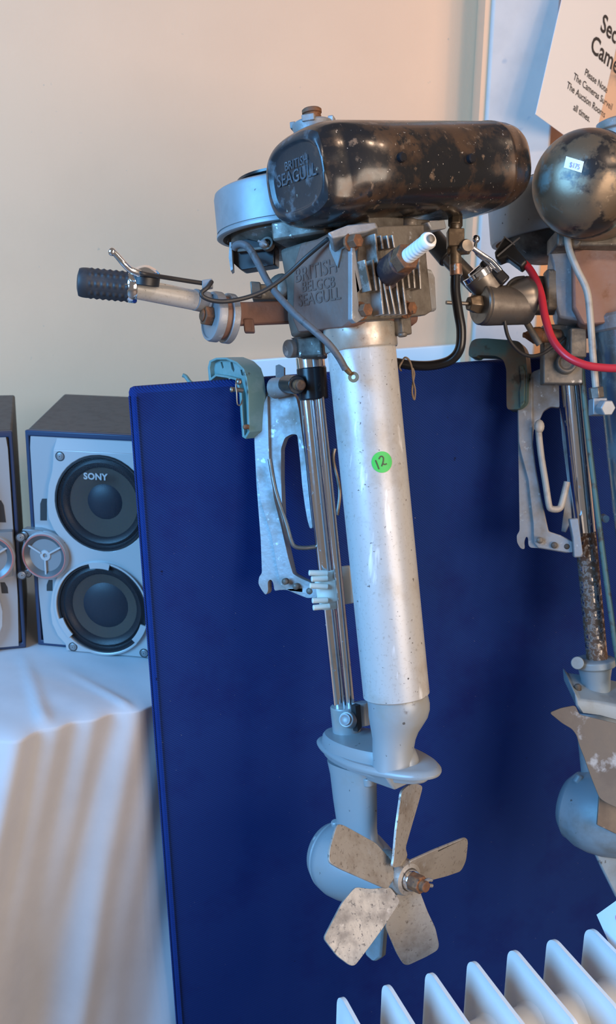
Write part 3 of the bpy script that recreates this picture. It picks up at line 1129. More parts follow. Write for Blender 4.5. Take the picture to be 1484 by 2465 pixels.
# mounting bracket
bp0 = P(735, 1000, 1.372)
bn = (P(620, 1000, 1.400) - bp0).cross(P(705, 1400, 1.392) - bp0).normalized()
if bn.dot(FWD) > 0:
    bn = -bn
outer = [(612, 1050), (630, 985), (646, 930), (690, 930), (714, 958), (720, 985), (735, 1100), (745, 1200), (753, 1272), (746, 1272), (740, 1250), (734, 1215),
         (728, 1170), (722, 1100), (716, 1046), (702, 1045), (686, 1054), (677, 1080), (677, 1150), (681, 1250), (690, 1312), (706, 1382), (724, 1392), (766, 1410),
         (766, 1438), (740, 1440), (712, 1429), (692, 1420), (674, 1420), (661, 1423), (658, 1402), (652, 1394), (645, 1400), (646, 1424), (640, 1433), (630, 1420),
         (622, 1405), (624, 1388), (631, 1380), (628, 1300), (618, 1170)]
br = B().plate(poly(rnd(outer, 5, 2), bp0, bn), -bn * .014).build('mounting_bracket', ALU, M1, bevel=.0015)
bead = [(612, 1050), (630, 985), (644, 950), (648, 1098), (660, 1200), (678, 1270), (695, 1345), (706, 1382), (724, 1392), (766, 1410), (766, 1438), (740, 1440),
        (712, 1429), (690, 1418), (676, 1408), (668, 1370), (654, 1290), (627, 1205), (619, 1150)]
B().plate(poly(rnd(bead, 5, 2), bp0 + bn * .006, bn), -bn * .010).build('bracket_rib', ALU, br, bevel=.002)
for px, py in ((686, 1400), (712, 1412), (745, 1423)):
    b = capp(px, py, 1.376, pr(8, 1.37), bn, .006)
    b.build('rivet', ALU_DIRTY, br)
b = B().tube([P(650, 1105, 1.375), P(664, 1180, 1.373), P(690, 1260, 1.371), P(702, 1302, 1.37), P(712, 1316, 1.37), P(735, 1319, 1.37), P(762, 1316, 1.372)], pr(5.5, 1.37), 10, 5)
b.build('friction_rod', NICKEL, br)
b = B().tube([P(806, 1080, 1.385), P(803, 1110, 1.385), P(818, 1180, 1.38), P(812, 1240, 1.38)], pr(5, 1.38), 8, 5)
b.build('tilt_rod', NICKEL, br)

# green clamp hook over the panel
g0 = P(588, 960, 1.378)
Lp = [(503, 920), (500, 885), (504, 868), (520, 861), (545, 861), (570, 871), (587, 888), (594, 910), (598, 940), (599, 1000), (601, 1040), (591, 1057),
      (583, 1052), (579, 1000), (576, 948), (566, 915), (546, 910), (520, 906)]
gd = TM * .031
inn = inset2(Lp, 5)
clampo = B().plate(poly(Lp, g0, TM), gd, [poly(inn, g0, TM)]).build('clamp_hook', GREEN, M1, bevel=.0012)
slots = [[(531, 872), (535, 871), (539, 884), (536, 888)], [(555, 872), (560, 872), (565, 890), (563, 896), (558, 888)], [(579, 890), (583, 890), (587, 905), (582, 903)]]
web = inset2(Lp, 4)
B().plate(poly(web, g0 + TM * .008, TM), TM * .006, [poly(s, g0 + TM * .008, TM) for s in slots]).build('clamp_web', GREEN, clampo)
b = capp(589, 1028, 1.372, pr(6, 1.37), -TM, .006)
b.build('clamp_rivet', RUSTBOLT, clampo)
b = B().tube([P(557, 938, 1.35), P(566, 938, 1.355), P(584, 940, 1.362)], pr(6, 1.35), 10, 3)
b.ell(P(558, 938, 1.35), V(.003, 0, 0), V(0, .0042, 0), V(0, 0, .003), 12, 8)
b.ell(P(576, 919, 1.362), V(.0045, 0, 0), V(0, .0045, 0), V(0, 0, .003), 12, 8)
tp = b.build('toggle_pin', NICKEL, M1)
b = B().tube([P(571, 912, 1.35), P(568, 925, 1.345), P(570, 945, 1.345), P(571, 968, 1.348), P(574, 975, 1.35), P(580, 974, 1.352), P(584, 962, 1.356)], pr(1.8, 1.35), 8, 5)
b.build('split_pin', NICKEL, tp)
b = B().tube([P(440, 903, 1.47), P(448, 907, 1.47), P(458, 920, 1.47), P(474, 930, 1.47)], pr(5, 1.47), 10, 4)
b.build('clamp_screw_handle', GREEN, M1)

# nylon clip round the drive tube
na = (d1 - d0).normalized()
b = B().lathe(P(785, 1372, 1.377), na, [(0, pr(22, 1.377)), (.012, pr(23, 1.377)), (.014, pr(30, 1.377)), (.044, pr(31, 1.377)), (.046, pr(24, 1.377)), (.056, pr(24, 1.377))], 28)
for (x0, y0, x1, y1) in ((744, 1379, 790, 1380), (750, 1394, 790, 1392), (746, 1410, 790, 1412), (752, 1446, 790, 1444), (754, 1463, 795, 1459)):
    b.tube([P(x0, y0, 1.352), P(x1, y1, 1.358)], pr(7, 1.35), 10, 1)
b.build('nylon_clip', NYLON, M1, bevel=.001)
q = poly([(815, 1364), (841, 1362), (851, 1452), (826, 1456)], P(830, 1410, 1.385), V(-.3, 0, -1).normalized())
B().plate(q, V(.012, 0, .03)).build('nylon_spacer', NYLON, M1, bevel=.002)

# lower unit
z = 1.392
b = B().lathe(P(830, 1698, z), -UM, [(0, pr(33, z)), (.001, pr(35, z)), (.040, pr(34, z)), (.048, pr(36, z)), (.056, pr(44, z)), (.060, pr(50, z))], 36)
b.cyl(P(868, 1690, 1.385), P(872, 1745, 1.385), pr(21, 1.385), None, 20)
sock = b.build('tube_socket', GREYP, M1, bevel=.001)
b = B().cyl(P(848, 1733, 1.372), P(833, 1732, 1.352), pr(21, 1.36), pr(19, 1.35), 24)
b.build('clamp_lug', GREYP, sock, bevel=.001)
B().lathe(P(832, 1732, 1.350), (P(833, 1732, 1.352) - P(848, 1733, 1.372)).normalized(),
          [(-.003, pr(15, 1.35)), (.0022, pr(14, 1.35)), (.0026, pr(11, 1.35)), (.0012, pr(6, 1.35)), (.0012, .0002)], 20).build('clamp_screw', ALU, sock)
q = poly([(856, 1700), (868, 1696), (872, 1750), (862, 1762)], P(864, 1725, 1.360), AM)
B().plate(q, -AM * .01).build('clamp_slot', SOCKET, sock)

pc = P(902, 1819, 1.345)
PU = (UM + AM * -.045).normalized()
b = B()
ring0 = []
for (t, k) in ((-.0035, .985), (-.001, 1.0), (.001, 1.0), (.004, .97), (.006, .93)):
    rr = []
    for j in range(64):
        a = 2 * pi * j / 64
        e = abs(cos(a)) ** 1.0
        rr.append(pc + PU * t + AM * (.121 * cos(a) * k) + TM * (.050 * sin(a) * k * (1 - .25 * max(0, -cos(a)))))
    ring0.append(rr)
b.loft(ring0)
plate_ = b.build('cavitation_plate', GREYP, M1)
rings = []
c1 = P(888, 1810, 1.350)
for (t, k) in ((-.004, 1.0), (.006, .985), (.014, .95), (.018, .90)):
    rings.append([c1 + PU * t + AM * (.093 * cos(2 * pi * j / 56) * k) + TM * (.041 * sin(2 * pi * j / 56) * k) for j in range(56)])
B().loft(rings).build('plate_step', GREYP, plate_)
# upper half of the leg just below the plate
c1 = pc - PU * .003 + AM * -.004
rings = [[c1 - PU * t + AM * (.104 * cos(2 * pi * j / 48) * k) + TM * (.036 * sin(2 * pi * j / 48) * k) for j in range(48)] for t, k in ((0, 1), (.010, .99), (.0125, .96))]
B().loft(rings).build('leg_flange', GREYP, M1)
# exhaust outlet
q = poly([(922, 1860), (1000, 1846), (1006, 1878), (951, 1903)], P(960, 1870, 1.285), AM)
B().plate(q, -AM * .055).build('exhaust_outlet', GREYP, M1, bevel=.003)
# leg
rings = []
for y, xl0, xr0 in ((1838, 792, 905), (1870, 799, 905), (1930, 806, 906), (1985, 814, 906), (2015, 818, 909), (2040, 816, 930), (2060, 800, 960)):
    zz = 1.396
    hw = pr((xr0 - xl0) / 2, zz)
    c = P((xl0 + xr0) / 2, y, zz)
    sc_ = hw / sqrt((.62 * .045) ** 2 + (.787 * .022) ** 2)
    ring = []
    for j in range(40):
        a = 2 * pi * j / 40
        ca, sa_ = cos(a), sin(a)
        f = 1.0 if ca < 0 else .93
        e = .8
        ring.append(c + AM * (.045 * sc_ * f * abs(ca) ** e * (1 if ca > 0 else -1)) + TM * (.022 * sc_ * abs(sa_) ** e * (1 if sa_ > 0 else -1)))
    rings.append(ring)
leg = B().loft(rings).build('leg_casting', GREYP, M1)
b = B().cyl(P(887, 1872, 1.362), P(889, 1893, 1.362), pr(14, 1.36), pr(12, 1.36), 18)
b.build('drain_boss', GREYP, leg, bevel=.002)
# gear case
G = P(840, 2073, 1.425)
b = B().lathe(G, AM, [(-.060, .002), (-.0585, .018), (-.053, .034), (-.043, .046), (-.028, .0535), (-.0265, .0530), (-.025, .0530), (-.0235, .0545), (-.01, .057), (.008, .0565), (.028, .053),
                      (.05, .046), (.072, .038), (.095, .032), (.112, .030), (.113, .012)], 56)
gear = b.build('gear_case', GREYP, M1)
for px, py, ax_ in ((760, 2022, V(-.5, .3, -.6)), (806, 1976, V(-.3, .9, -.3))):
    ax_ = ax_.normalized()
    p_ = P(px, py, 1.425)
    B().cyl(p_ - ax_ * .014, p_, pr(12, 1.42), pr(10, 1.42), 14).build('case_screw', GREYP, gear, bevel=.002)
q = poly([(850, 2120), (930, 2110), (922, 2240), (917, 2305), (905, 2315), (893, 2312), (880, 2300), (868, 2250)], P(895, 2200, 1.415), (TM * .9 - AM * .3).normalized())
B().plate(q, TM * .012).build('skeg', GREYP2, M1, bevel=.003)

# propeller
Hc = P(975, 2112, 1.315)
prop = thing('propeller', '', '', Hc)
for k in ('label', 'category'):
    del prop[k]
prop.parent = M1
prop.location = Hc - ORG[M1.name]
BL = [[(968, 1905), (987, 1888), (1008, 1887), (1019, 1893), (1011, 1924), (993, 1986), (977, 2042), (983, 2060), (968, 2085), (945, 2090), (949, 2070), (955, 2001)],
      [(813, 1983), (828, 1986), (906, 2029), (943, 2070), (952, 2110), (934, 2141), (906, 2129), (819, 2091), (793, 2076), (794, 2048), (804, 2011)],
      [(856, 2135), (894, 2140), (940, 2135), (965, 2169), (925, 2231), (894, 2274), (856, 2324), (844, 2325), (813, 2302), (780, 2259), (791, 2237), (825, 2172)],
      [(1011, 2144), (1030, 2194), (1049, 2234), (1058, 2274), (1055, 2287), (1030, 2302), (983, 2324), (971, 2321), (956, 2296), (928, 2231), (950, 2160), (980, 2135)],
      [(985, 2075), (1045, 2048), (1117, 2019), (1126, 2019), (1128, 2029), (1123, 2073), (1111, 2098), (1076, 2110), (1018, 2125), (990, 2110)]]
BETA = radians(-21)
for pts in BL:
    cx_ = sum(p[0] for p in pts) / len(pts)
    cy_ = sum(p[1] for p in pts) / len(pts)
    rd = (onp(cx_, cy_, Hc, AM) - Hc).normalized()
    n_ = (AM * cos(BETA) + AM.cross(rd) * sin(BETA)).normalized()
    q = [onp(x, y, Hc, n_) for x, y in rnd(pts, 9)]
    if n_.dot(AM) < 0:
        n_ = -n_
    B().plate(q, -n_ * .0035).build('blade', PROP, prop, bevel=.0012)
b = B().lathe(Hc, AM, [(-.048, .024), (-.040, .0265), (-.022, .0262), (-.004, .0245), (.004, .0235), (.009, .0215), (.0105, .016), (.004, .0145)], 36, cap1=False)
b.build('hub', PROP, prop)
B().lathe(Hc, AM, [(-.002, .0142), (.016, .0142), (.0175, .0135), (.0176, .0005)], 28).build('hub_bush', CHROME_CLEAN, prop)
b = B().hexa(Hc + AM * .016, Hc + AM * .034, .0125)
b.cyl(Hc + AM * .032, Hc + AM * .042, .0075)
b.build('castle_nut', RUSTBOLT, prop, bevel=.0015)
hp_ = Hc + AM * .036
b = B().tube([hp_ - TM * .004 + UM * .004, hp_ + TM * .010 + UM * .0045, hp_ + TM * .016 + UM * .002], .0026, 8, 3)
b.tube([hp_ - TM * .004 - UM * .002, hp_ + TM * .010 - UM * .0035, hp_ + TM * .016 - UM * .006], .0026, 8, 3)
b.build('split_pin', ALU, prop)

# tiller
tz = 1.17
ta, tb = P(190, 679, tz), P(326, 692, tz + .012)
tax = (tb - ta).normalized()
tl = (tb - ta).length
gr = pr(36, tz)
pf = []
NR = 90
for i in range(NR + 1):
    s = tl * i / NR
    pf.append((s, gr * (1.0 - .10 * math.exp(-s / .003))))
def grip_mod(t, r, a):
    u = min(1, max(0, (t - .010) / .006))
    return r * (1 - .035 * u + .085 * u * (max(0, cos(a * 9)) ** .7) * (.5 + .5 * cos(2 * pi * t / .0074)))
e1_, _ = perp(tax)
til = B().cyl(tb - tax * .01, P(500, 729, 1.245), pr(25, 1.19), pr(24, 1.24), 32).build('tiller_tube', SILVER, M1)
til['label'] = 'pale painted tiller tube'
B().lathe(ta, tax, [(-.002, gr * .5), (-.0005, gr * .80)] + pf, 60, mod=grip_mod).build('rubber_grip', RUBBER, til)
b = B().cyl(P(468, 721, 1.232), P(512, 731, 1.252), pr(26, 1.24), pr(25, 1.25), 32)
b.build('tube_ferrule', ALU, til, bevel=.001)
c_ = P(320, 690, tz + .012)
b = B().lathe(c_ - tax * .006, tax, [(0, gr * .90), (0, gr * 1.02), (.002, gr * 1.10), (.010, gr * 1.10), (.012, gr * 1.02), (.012, gr * .7)], 40, cap0=False, cap1=False)
b.box(c_ + UPV * -.002 - FWD * gr * 1.07, RGT * .006, UPV * .0007, FWD * .0012)
b.build('lever_clamp', CHROME_CLEAN, M1)
lc = P(352, 664, tz + .005)
b = B().lathe(lc, (UPV + RGT * .12 - FWD * .22).normalized(), [(-.012, pr(33, tz)), (-.001, pr(34, tz))], 36)
tb_ = b.build('throttle_body', PLASTIC, M1, bevel=.001)
b = B().lathe(lc, (UPV + RGT * .12 - FWD * .22).normalized(), [(-.001, pr(37, tz)), (.002, pr(37, tz)), (.006, pr(31, tz)), (.010, pr(21, tz)), (.0125, pr(9, tz)), (.013, .0003)], 36)
b.build('throttle_dome', CHROME_CLEAN, tb_)
b = B().tube([P(338, 659, tz - .02), P(316, 650, tz - .024), P(300, 636, tz - .03), P(286, 620, tz - .033), P(273, 606, tz - .035)], pr(8.5, tz), 12, 5, r1=pr(7, tz))
b.ell(P(270, 606, tz - .035), V(pr(10, tz), 0, 0), V(0, pr(10, tz), 0), V(0, 0, pr(9, tz)), 16, 10)
b.build('throttle_lever', CHROME_CLEAN, M1)
b = B().tube([P(330, 654, tz - .02), P(350, 660, tz - .02), P(400, 668, 1.18), P(450, 676, 1.20), P(490, 682, 1.215)], pr(5.5, 1.18), 10, 5)
b.tube([P(510, 678, 1.21), P(500, 692, 1.203), P(486, 704, 1.20), P(490, 715, 1.20), P(515, 724, 1.205), P(548, 725, 1.21), P(595, 716, 1.22), P(640, 698, 1.225), P(690, 663, 1.225), P(740, 617, 1.215), P(790, 575, 1.19)], pr(5.5, 1.21), 10, 6)
b.build('throttle_cable', CABLE, M1)
b = B().box(P(500, 685, 1.215), V(.0065, .001, 0), V(0, .0055, 0), V(0, 0, .006))
b.build('cable_clip', ALU, M1, bevel=.001)
ka = V(-.87, .03, -.48).normalized()
kc = P(520, 763, 1.245)
kr = pr(60, 1.25)
kn = B().lathe(kc, ka, [(-.004, kr * .97), (-.003, kr), (.005, kr), (.008, kr * .96), (.0085, kr * .86), (.0065, kr * .84), (.0065, .002)], 44).build('tiller_knuckle', ALU, M1)
B().lathe(kc, ka, [(-.022, kr * .97), (-.021, kr), (-.013, kr), (-.012, kr * .97)], 44).build('knuckle_plate', ALU, kn)
B().lathe(kc, ka, [(-.014, kr * .86), (-.003, kr * .86)], 32).build('knuckle_spacer', RUST, kn)
b = B().hexa(kc + ka * .006, kc + ka * .018, .0135)
b.lathe(kc + ka * .018, ka, [(0, .009), (.003, .007), (.004, .0005)], 14)
b.build('knuckle_bolt', RUSTBOLT, kn, bevel=.0015)
b = B().box((P(556, 757, 1.265) + P(700, 752, 1.315)) / 2, (P(700, 752, 1.315) - P(556, 757, 1.265)) / 2, UM * pr(27, 1.28), V(.3, 0, .95) * .007)
b.box(P(600, 785, 1.277), RGT * .007, UM * .009, FWD * .007)
arm = b.build('tiller_arm', RUST, M1, bevel=.002)
b = B().box(P(640, 706, 1.295), V(.018, .002, .008), UM * .010, FWD * .012)
b.box(P(617, 698, 1.275), V(.007, .0, .002), UM * .010, FWD * .006)
b.lathe(P(676, 690, 1.30), V(-.4, .2, -.9).normalized(), [(-.01, .018), (.004, .018), (.008, .014), (.01, .004)], 20)
b.build('arm_bracket', ALU_DIRTY, M1, bevel=.002)

# ignition lead
b = B().tube([P(564, 598, 1.285), P(570, 590, 1.280), P(585, 588, 1.272), P(602, 600, 1.265), P(622, 634, 1.255), P(645, 678, 1.24), P(672, 714, 1.22), P(712, 757, 1.195),
              P(752, 792, 1.18), P(790, 826, 1.175), P(815, 858, 1.18), P(832, 888, 1.188)], pr(9.5, 1.23), 14, 6, r1=pr(8.5, 1.19))
lead = b.build('ignition_lead', GREYRUBBER, M1)
b = B().cyl(P(829, 882, 1.187), P(843, 898, 1.192), pr(8, 1.19), pr(6.5, 1.19), 14)
c_, n_ = P(852, 908, 1.195), V(-.25, 0, -1).normalized()
oe1, oe2 = perp(n_)
ringp = lambda r: [c_ + (oe1 * cos(2 * pi * j / 24) + oe2 * sin(2 * pi * j / 24)) * r for j in range(24)]
b.plate(ringp(pr(13, 1.195)), n_ * .0022, [ringp(pr(5.5, 1.195))])
b.build('terminal_eye', mat('tarnished_terminal', (.17, .11, .055), .5, .4), lead)

# fuel tap and hose
b = B().cyl(P(1097, 520, 1.315), P(1097, 545, 1.31), pr(18, 1.31), None, 6)
b.cyl(P(1097, 540, 1.31), P(1097, 640, 1.31), pr(15, 1.31), pr(14, 1.31), 20)
b.cyl(P(1080, 605, 1.315), P(1130, 600, 1.30), pr(12, 1.31), None, 18)
b.box(P(1097, 575, 1.31), RGT * .011, UPV * .012, FWD * .010)
tap = b.build('fuel_tap', BRASS, M1, bevel=.0012)
b = B().lathe(P(1124, 592, 1.298), V(.3, 0, -.95).normalized(), [(-.012, pr(15, 1.3)), (0, pr(17, 1.3)), (.003, pr(14, 1.3)), (.0035, .0005)], 24)
b.build('tap_knob', NICKEL, tap)
B().cyl(P(1098, 636, 1.31), P(1099, 664, 1.31), pr(15, 1.31), None, 20).build('braided_ferrule', COPPER, tap, bevel=.001)
b = B().tube([P(1098, 655, 1.31), P(1097, 700, 1.31), P(1104, 750, 1.312), P(1111, 795, 1.315), P(1107, 840, 1.32), P(1085, 867, 1.328), P(1045, 879, 1.335), P(1000, 880, 1.34), P(960, 874, 1.343), P(920, 868, 1.345)],
             pr(12, 1.32), 16, 6)
b.build('fuel_hose', HOSE, M1)

# twine tied on the hose
tw_ = B()
tw_.tube([P(968, 872, 1.322), P(975, 861, 1.318), P(985, 866, 1.316), P(992, 885, 1.318), P(995, 915, 1.32), P(1000, 940, 1.32), P(998, 962, 1.32), P(993, 945, 1.32), P(995, 920, 1.322), P(998, 900, 1.323), P(994, 886, 1.322)], pr(2.4, 1.32), 8, 6)
tw_.tube([P(968, 872, 1.322), P(962, 884, 1.322), P(966, 892, 1.34)], pr(2.4, 1.32), 8, 4)
tag(tw_.build('twine_loop', TWINE, root=P(995, 962, 1.32)), 'small loop of brown twine hanging from the black fuel hose', 'string')

# ------------------------------------------------------------------ second motor, cut off by the right edge
def c4(x, y):
    return 1180 + x / 3.286, 850 + y / 3.286


def c3(x, y):
    return 1120 + x / 5.3, 790 + y / 5.3


def c5(x, y):
    return 1300 + x / 3.473, 1540 + y / 3.473


M2 = thing('outboard_motor', 'bare brass round tanked outboard motor with red ignition wire and white label', 'outboard motor', P(1450, 2100, 1.46))
T2 = V(.50, .03, .86)
T2 = (T2 - UM * T2.dot(UM)).normalized()
A2 = T2.cross(UM)
if A2.dot(FWD) > 0:
    A2 = -A2
tk = P(1384, 424, 1.262)
r2 = .0725


def dent(t, r, a):
    rr = r
    if t < .07:
        d = abs((a - .55 + pi) % (2 * pi) - pi)
        if d < .6:
            rr -= .006 * cos(d / .6 * pi / 2) * max(0, 1 - abs(r / r2 - .75) / .35)
    return rr


b = B().lathe(tk, T2, [(s, k * r2) for s, k in ((-.002, .04), (-.001, .25), (.002, .45), (.008, .62), (.016, .76), (.027, .88), (.040, .955), (.052, .99), (.060, 1.0), (.0605, 1.012), (.066, 1.012),
                                               (.0665, 1.0), (.15, 1.0), (.28, 1.0), (.30, .95), (.31, .7), (.312, .1))], 64, e1=A2, mod=dent)
tank2 = b.build('fuel_tank', TANK2, M2, sharp=60)
B().lathe(P(1492, 340, 1.34), UM, [(-.02, .026), (.014, .026), (.016, .030), (.026, .030), (.030, .02), (.031, .001)], 32).build('filler_cap', ALU, tank2, bevel=.001)
# label
tbvh = BVHTree.FromPolygons([v.co + ORG[M2.name] for v in tank2.data.vertices], [p.vertices[:] for p in tank2.data.polygons])


def on_tank(px, py, lift):
    d = (P(px, py, 1) - CAM).normalized()
    h, n_, _, _ = tbvh.ray_cast(CAM, d)
    return h - d * lift


def lab_pt(u, v, lift):
    return on_tank(1364 + 43 * u - 6 * v, 376 + 13 * u + 27 * v, lift)


b = B()
b.add([lab_pt(i / 6, j / 5, .0012) for j in range(6) for i in range(7)], [(j * 7 + i, j * 7 + i + 1, j * 7 + i + 8, j * 7 + i + 7) for j in range(5) for i in range(6)])
lab = b.build('price_label', CARD, tank2)
lab['label'] = 'small white label with faint blue handwriting'
b = B()
b.text('$175', lab_pt(.3, .8, 0), V(1, 0, 0), V(0, 1, 0), width=1.0, curve=lambda x, y: lab_pt(.28 + .55 * x, .80 - y * 1.25, .0022))
b.build('handwriting', BLUEINK, lab)
# flywheel
fz = 1.52
fc2 = P(1362, 566, fz)
fr2 = pr(178, fz)
b = B().lathe(fc2, UM, [(-.004, fr2 * .93), (-.004, fr2 * .985), (.001, fr2), (.066, fr2), (.074, fr2 * .985), (.077, fr2 * .95), (.077, fr2 * .3)], 72, cap0=False)
fw2 = b.build('flywheel', ALU_BRIGHT, M2)
B().lathe(fc2, UM, [(-.0035, fr2 * .95), (.010, fr2 * .9), (.010, .01)], 48, cap0=False).build('flywheel_recess', ALU_DIRTY, fw2)
B().lathe(fc2 + UM * .076, UM, [(0, .075), (.004, .084), (.009, .084), (.010, .07)], 48).build('starter_pulley', BLACKP, fw2)
B().lathe(fc2, UM, [(-.036, .060), (-.030, .080), (-.016, .094), (.004, .098)], 48).build('magneto_plate', ALU_DIRTY, M2)
# lead cap and red wire
hn2 = V(-.35, .2, -1).normalized()
q = poly([(1191, 606), (1213, 569), (1238, 582), (1243, 596), (1270, 627), (1255, 644), (1220, 618), (1200, 626), (1193, 619)], P(1230, 600, 1.40), hn2)
cap = B().plate(q, -hn2 * .022).build('lead_cap', PLASTIC, M2, bevel=.003)
b = B().tube([P(1198, 617, 1.397), P(1222, 596, 1.399), P(1252, 572, 1.402)], pr(2.2, 1.4), 8, 2)
b.tube([P(1214, 569, 1.40), P(1240, 590, 1.40)], pr(1.6, 1.4), 8, 1)
b.build('cap_rib', mat('grey_rib', (.12, .12, .13), .4), cap)
b = B().tube([P(1250, 625, 1.405), P(1272, 643, 1.40), P(1292, 676, 1.39), P(1304, 712, 1.38), P(1313, 762, 1.365), P(1330, 815, 1.35), P(1362, 855, 1.335), P(1405, 877, 1.325), P(1450, 885, 1.32), P(1500, 884, 1.315), P(1560, 860, 1.31)],
             pr(9.5, 1.36), 16, 6)
b.build('ignition_wire', RED, M2)
# crankcase and block
q = poly([(1320, 610), (1362, 590), (1378, 600), (1400, 700), (1398, 772), (1345, 765), (1337, 738), (1331, 640)], P(1365, 690, 1.40), V(-.2, 0, -1).normalized())
B().plate(q, V(.02, 0, .09)).build('crankcase', ALU, M2, bevel=.004)
q = poly([(1376, 600), (1560, 560), (1560, 770), (1400, 782), (1378, 740)], P(1430, 690, 1.385), V(.1, 0, -1).normalized())
B().plate(q, V(.03, 0, .12)).build('cylinder_block', RUST, M2, bevel=.006)
b = B().box(P(1420, 585, 1.39), RGT * .055, UPV * .012, FWD * .03)
b.cyl(P(1383, 583, 1.37), P(1383, 583, 1.37) + V(-.2, 0, -.9) * .012, .010)
b.build('manifold', ALU_DIRTY, M2, bevel=.003)
b = B().box(P(1300, 712, 1.44), RGT * .028, UPV * .026, FWD * .02)
b.box(P(1328, 700, 1.415), V(.010, 0, 0), UPV * .030, FWD * .012)
b.build('inlet_flange', ALU_DIRTY, M2, bevel=.004)
# carburettor and its fittings
ca = V(-.93, -.03, -.36).normalized()
cb = P(1163, 733, 1.38)
b = B().lathe(cb, ca, [(-.075, .026), (-.070, .026), (-.010, .030), (0, .030)], 36)
carb = b.build('carburettor', NICKEL, M2, bevel=.001)
B().lathe(cb, ca, [(-.002, pr(47, 1.38)), (0, pr(49, 1.38)), (.004, pr(49, 1.38)), (.006, pr(46, 1.38)), (.0065, pr(20, 1.38))], 40).build('end_cover', NICKEL, carb)
B().lathe(cb, ca, [(.005, .0145), (.012, .0145), (.018, .012), (.024, .010), (.0245, .001)], 6).build('cover_nut', BRASS, carb, bevel=.001)
B().cyl(cb + ca * .02, cb + ca * .060, .0028, None, 10).build('needle_rod', NICKEL, carb)
bb_ = P(1252, 722, 1.405)
B().lathe(bb_, ca, [(-.012, pr(52, 1.42)), (-.008, pr(55, 1.42)), (0, pr(53, 1.42)), (.012, pr(42, 1.42)), (.026, pr(32, 1.42)), (.040, pr(30, 1.42))], 40).build('intake_bell', NICKEL, carb)
b = B().cyl(P(1152, 660, 1.38), P(1185, 700, 1.385), pr(40, 1.38), pr(38, 1.38), 30)
b.build('mixing_chamber', NICKEL, carb, bevel=.001)
t0_, t1_ = P(1128, 668, 1.385), P(1172, 640, 1.385)
b = B().cyl(P(1150, 652, 1.38), P(1160, 668, 1.382), pr(42, 1.38), None, 30)
b.build('chrome_band', CHROME_CLEAN, carb, bevel=.001)
b = B().cyl(P(1134, 668, 1.372), P(1168, 640, 1.372), pr(11, 1.37), None, 18)
b.build('band_screw', CHROME_CLEAN, carb, bevel=.001)
b = B().box(P(1190, 654, 1.37), V(.016, -.016, 0), V(.006, .006, 0), FWD * .010)
b.build('lever_mount', BLACKP, carb, bevel=.003)
b = B().tube([P(1206, 652, 1.352), P(1186, 630, 1.352), P(1160, 612, 1.350), P(1140, 598, 1.348)], pr(6, 1.35), 10, 4)
b.tube([P(1200, 655, 1.36), P(1165, 625, 1.36), P(1145, 605, 1.36), P(1147, 578, 1.36)], pr(4, 1.35), 10, 4)
b.ell(P(1147, 575, 1.36), V(.0055, 0, 0), V(0, .006, 0), V(0, 0, .005), 14, 8)
b.build('choke_lever', CHROME_CLEAN, M2)
b = B().cyl(P(1030, 560, 1.44), P(1082, 622, 1.42), pr(26, 1.43), None, 28)
b.build('tiller_grip', PLASTIC, M2, bevel=.002)
b = B().cyl(P(1078, 616, 1.422), P(1150, 690, 1.41), pr(22, 1.41), None, 28)
b.build('tiller_tube', NICKEL, M2, bevel=.001)
b = B().tube([P(1262, 668, 1.40), P(1240, 672, 1.39), P(1222, 690, 1.385), P(1214, 730, 1.38), P(1216, 775, 1.38), P(1226, 815, 1.39), P(1250, 845, 1.40), P(1276, 857, 1.41), P(1305, 852, 1.42), P(1335, 832, 1.43), P(1360, 812, 1.44)], pr(4.5, 1.39), 10, 6)
b.build('throttle_cable', CABLE, M2)
b = B().cyl(P(1262, 765, 1.43), P(1300, 830, 1.43), pr(8, 1.43), None, 14)
b.build('tie_rod', ALU_DIRTY, M2)
# pivot hardware
b = B().lathe(P(1302, 808, 1.45), V(-1, .02, -.1).normalized(), [(-.03, pr(17, 1.45)), (0, pr(18, 1.45)), (.002, pr(21, 1.45)), (.010, pr(20, 1.45)), (.022, pr(9, 1.45)), (.024, pr(7, 1.45)), (.027, pr(6, 1.45)), (.0275, .0005)], 24)
b.build('pivot_bolt', RUSTBOLT, M2)
b = B().cyl(P(1302, 808, 1.45), P(1385, 803, 1.47), pr(19, 1.45), None, 24)
b.box(P(1352, 855, 1.46), RGT * .030, UPV * .045, FWD * .012)
b.lathe(P(1364, 874, 1.442), V(0, .1, -1).normalized(), [(-.01, pr(26, 1.45)), (.004, pr(25, 1.45)), (.005, pr(18, 1.45)), (.001, pr(16, 1.45)), (.001, pr(2, 1.45))], 28)
b.box(P(1385, 830, 1.44), RGT * .012, UPV * .022, FWD * .02)
b.build('swivel_head', ALU_DIRTY, M2, bevel=.003)
# clamp on panel
g2 = P(1250, 900, 1.50)
hookp = [(45, 366), (50, 250), (85, 160), (150, 132), (260, 128), (560, 150), (690, 165), (745, 230), (775, 330), (795, 560), (785, 950), (700, 1030), (550, 1040), (532, 1000), (528, 520), (490, 400), (400, 352), (160, 342), (150, 366)]
hk = [c3(x, y) for x, y in hookp]
gn = (TM * .6 + PE * -.1 + V(-.5, 0, -.55)).normalized()
gn = V(-.45, .05, -.89).normalized()
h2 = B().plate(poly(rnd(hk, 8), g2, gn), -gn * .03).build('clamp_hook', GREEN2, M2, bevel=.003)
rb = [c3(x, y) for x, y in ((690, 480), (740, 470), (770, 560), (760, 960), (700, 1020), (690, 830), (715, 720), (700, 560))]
B().plate(poly(rb, g2 + gn * .003, gn), -gn * .006).build('hook_rib', GREEN2, h2, bevel=.0015)
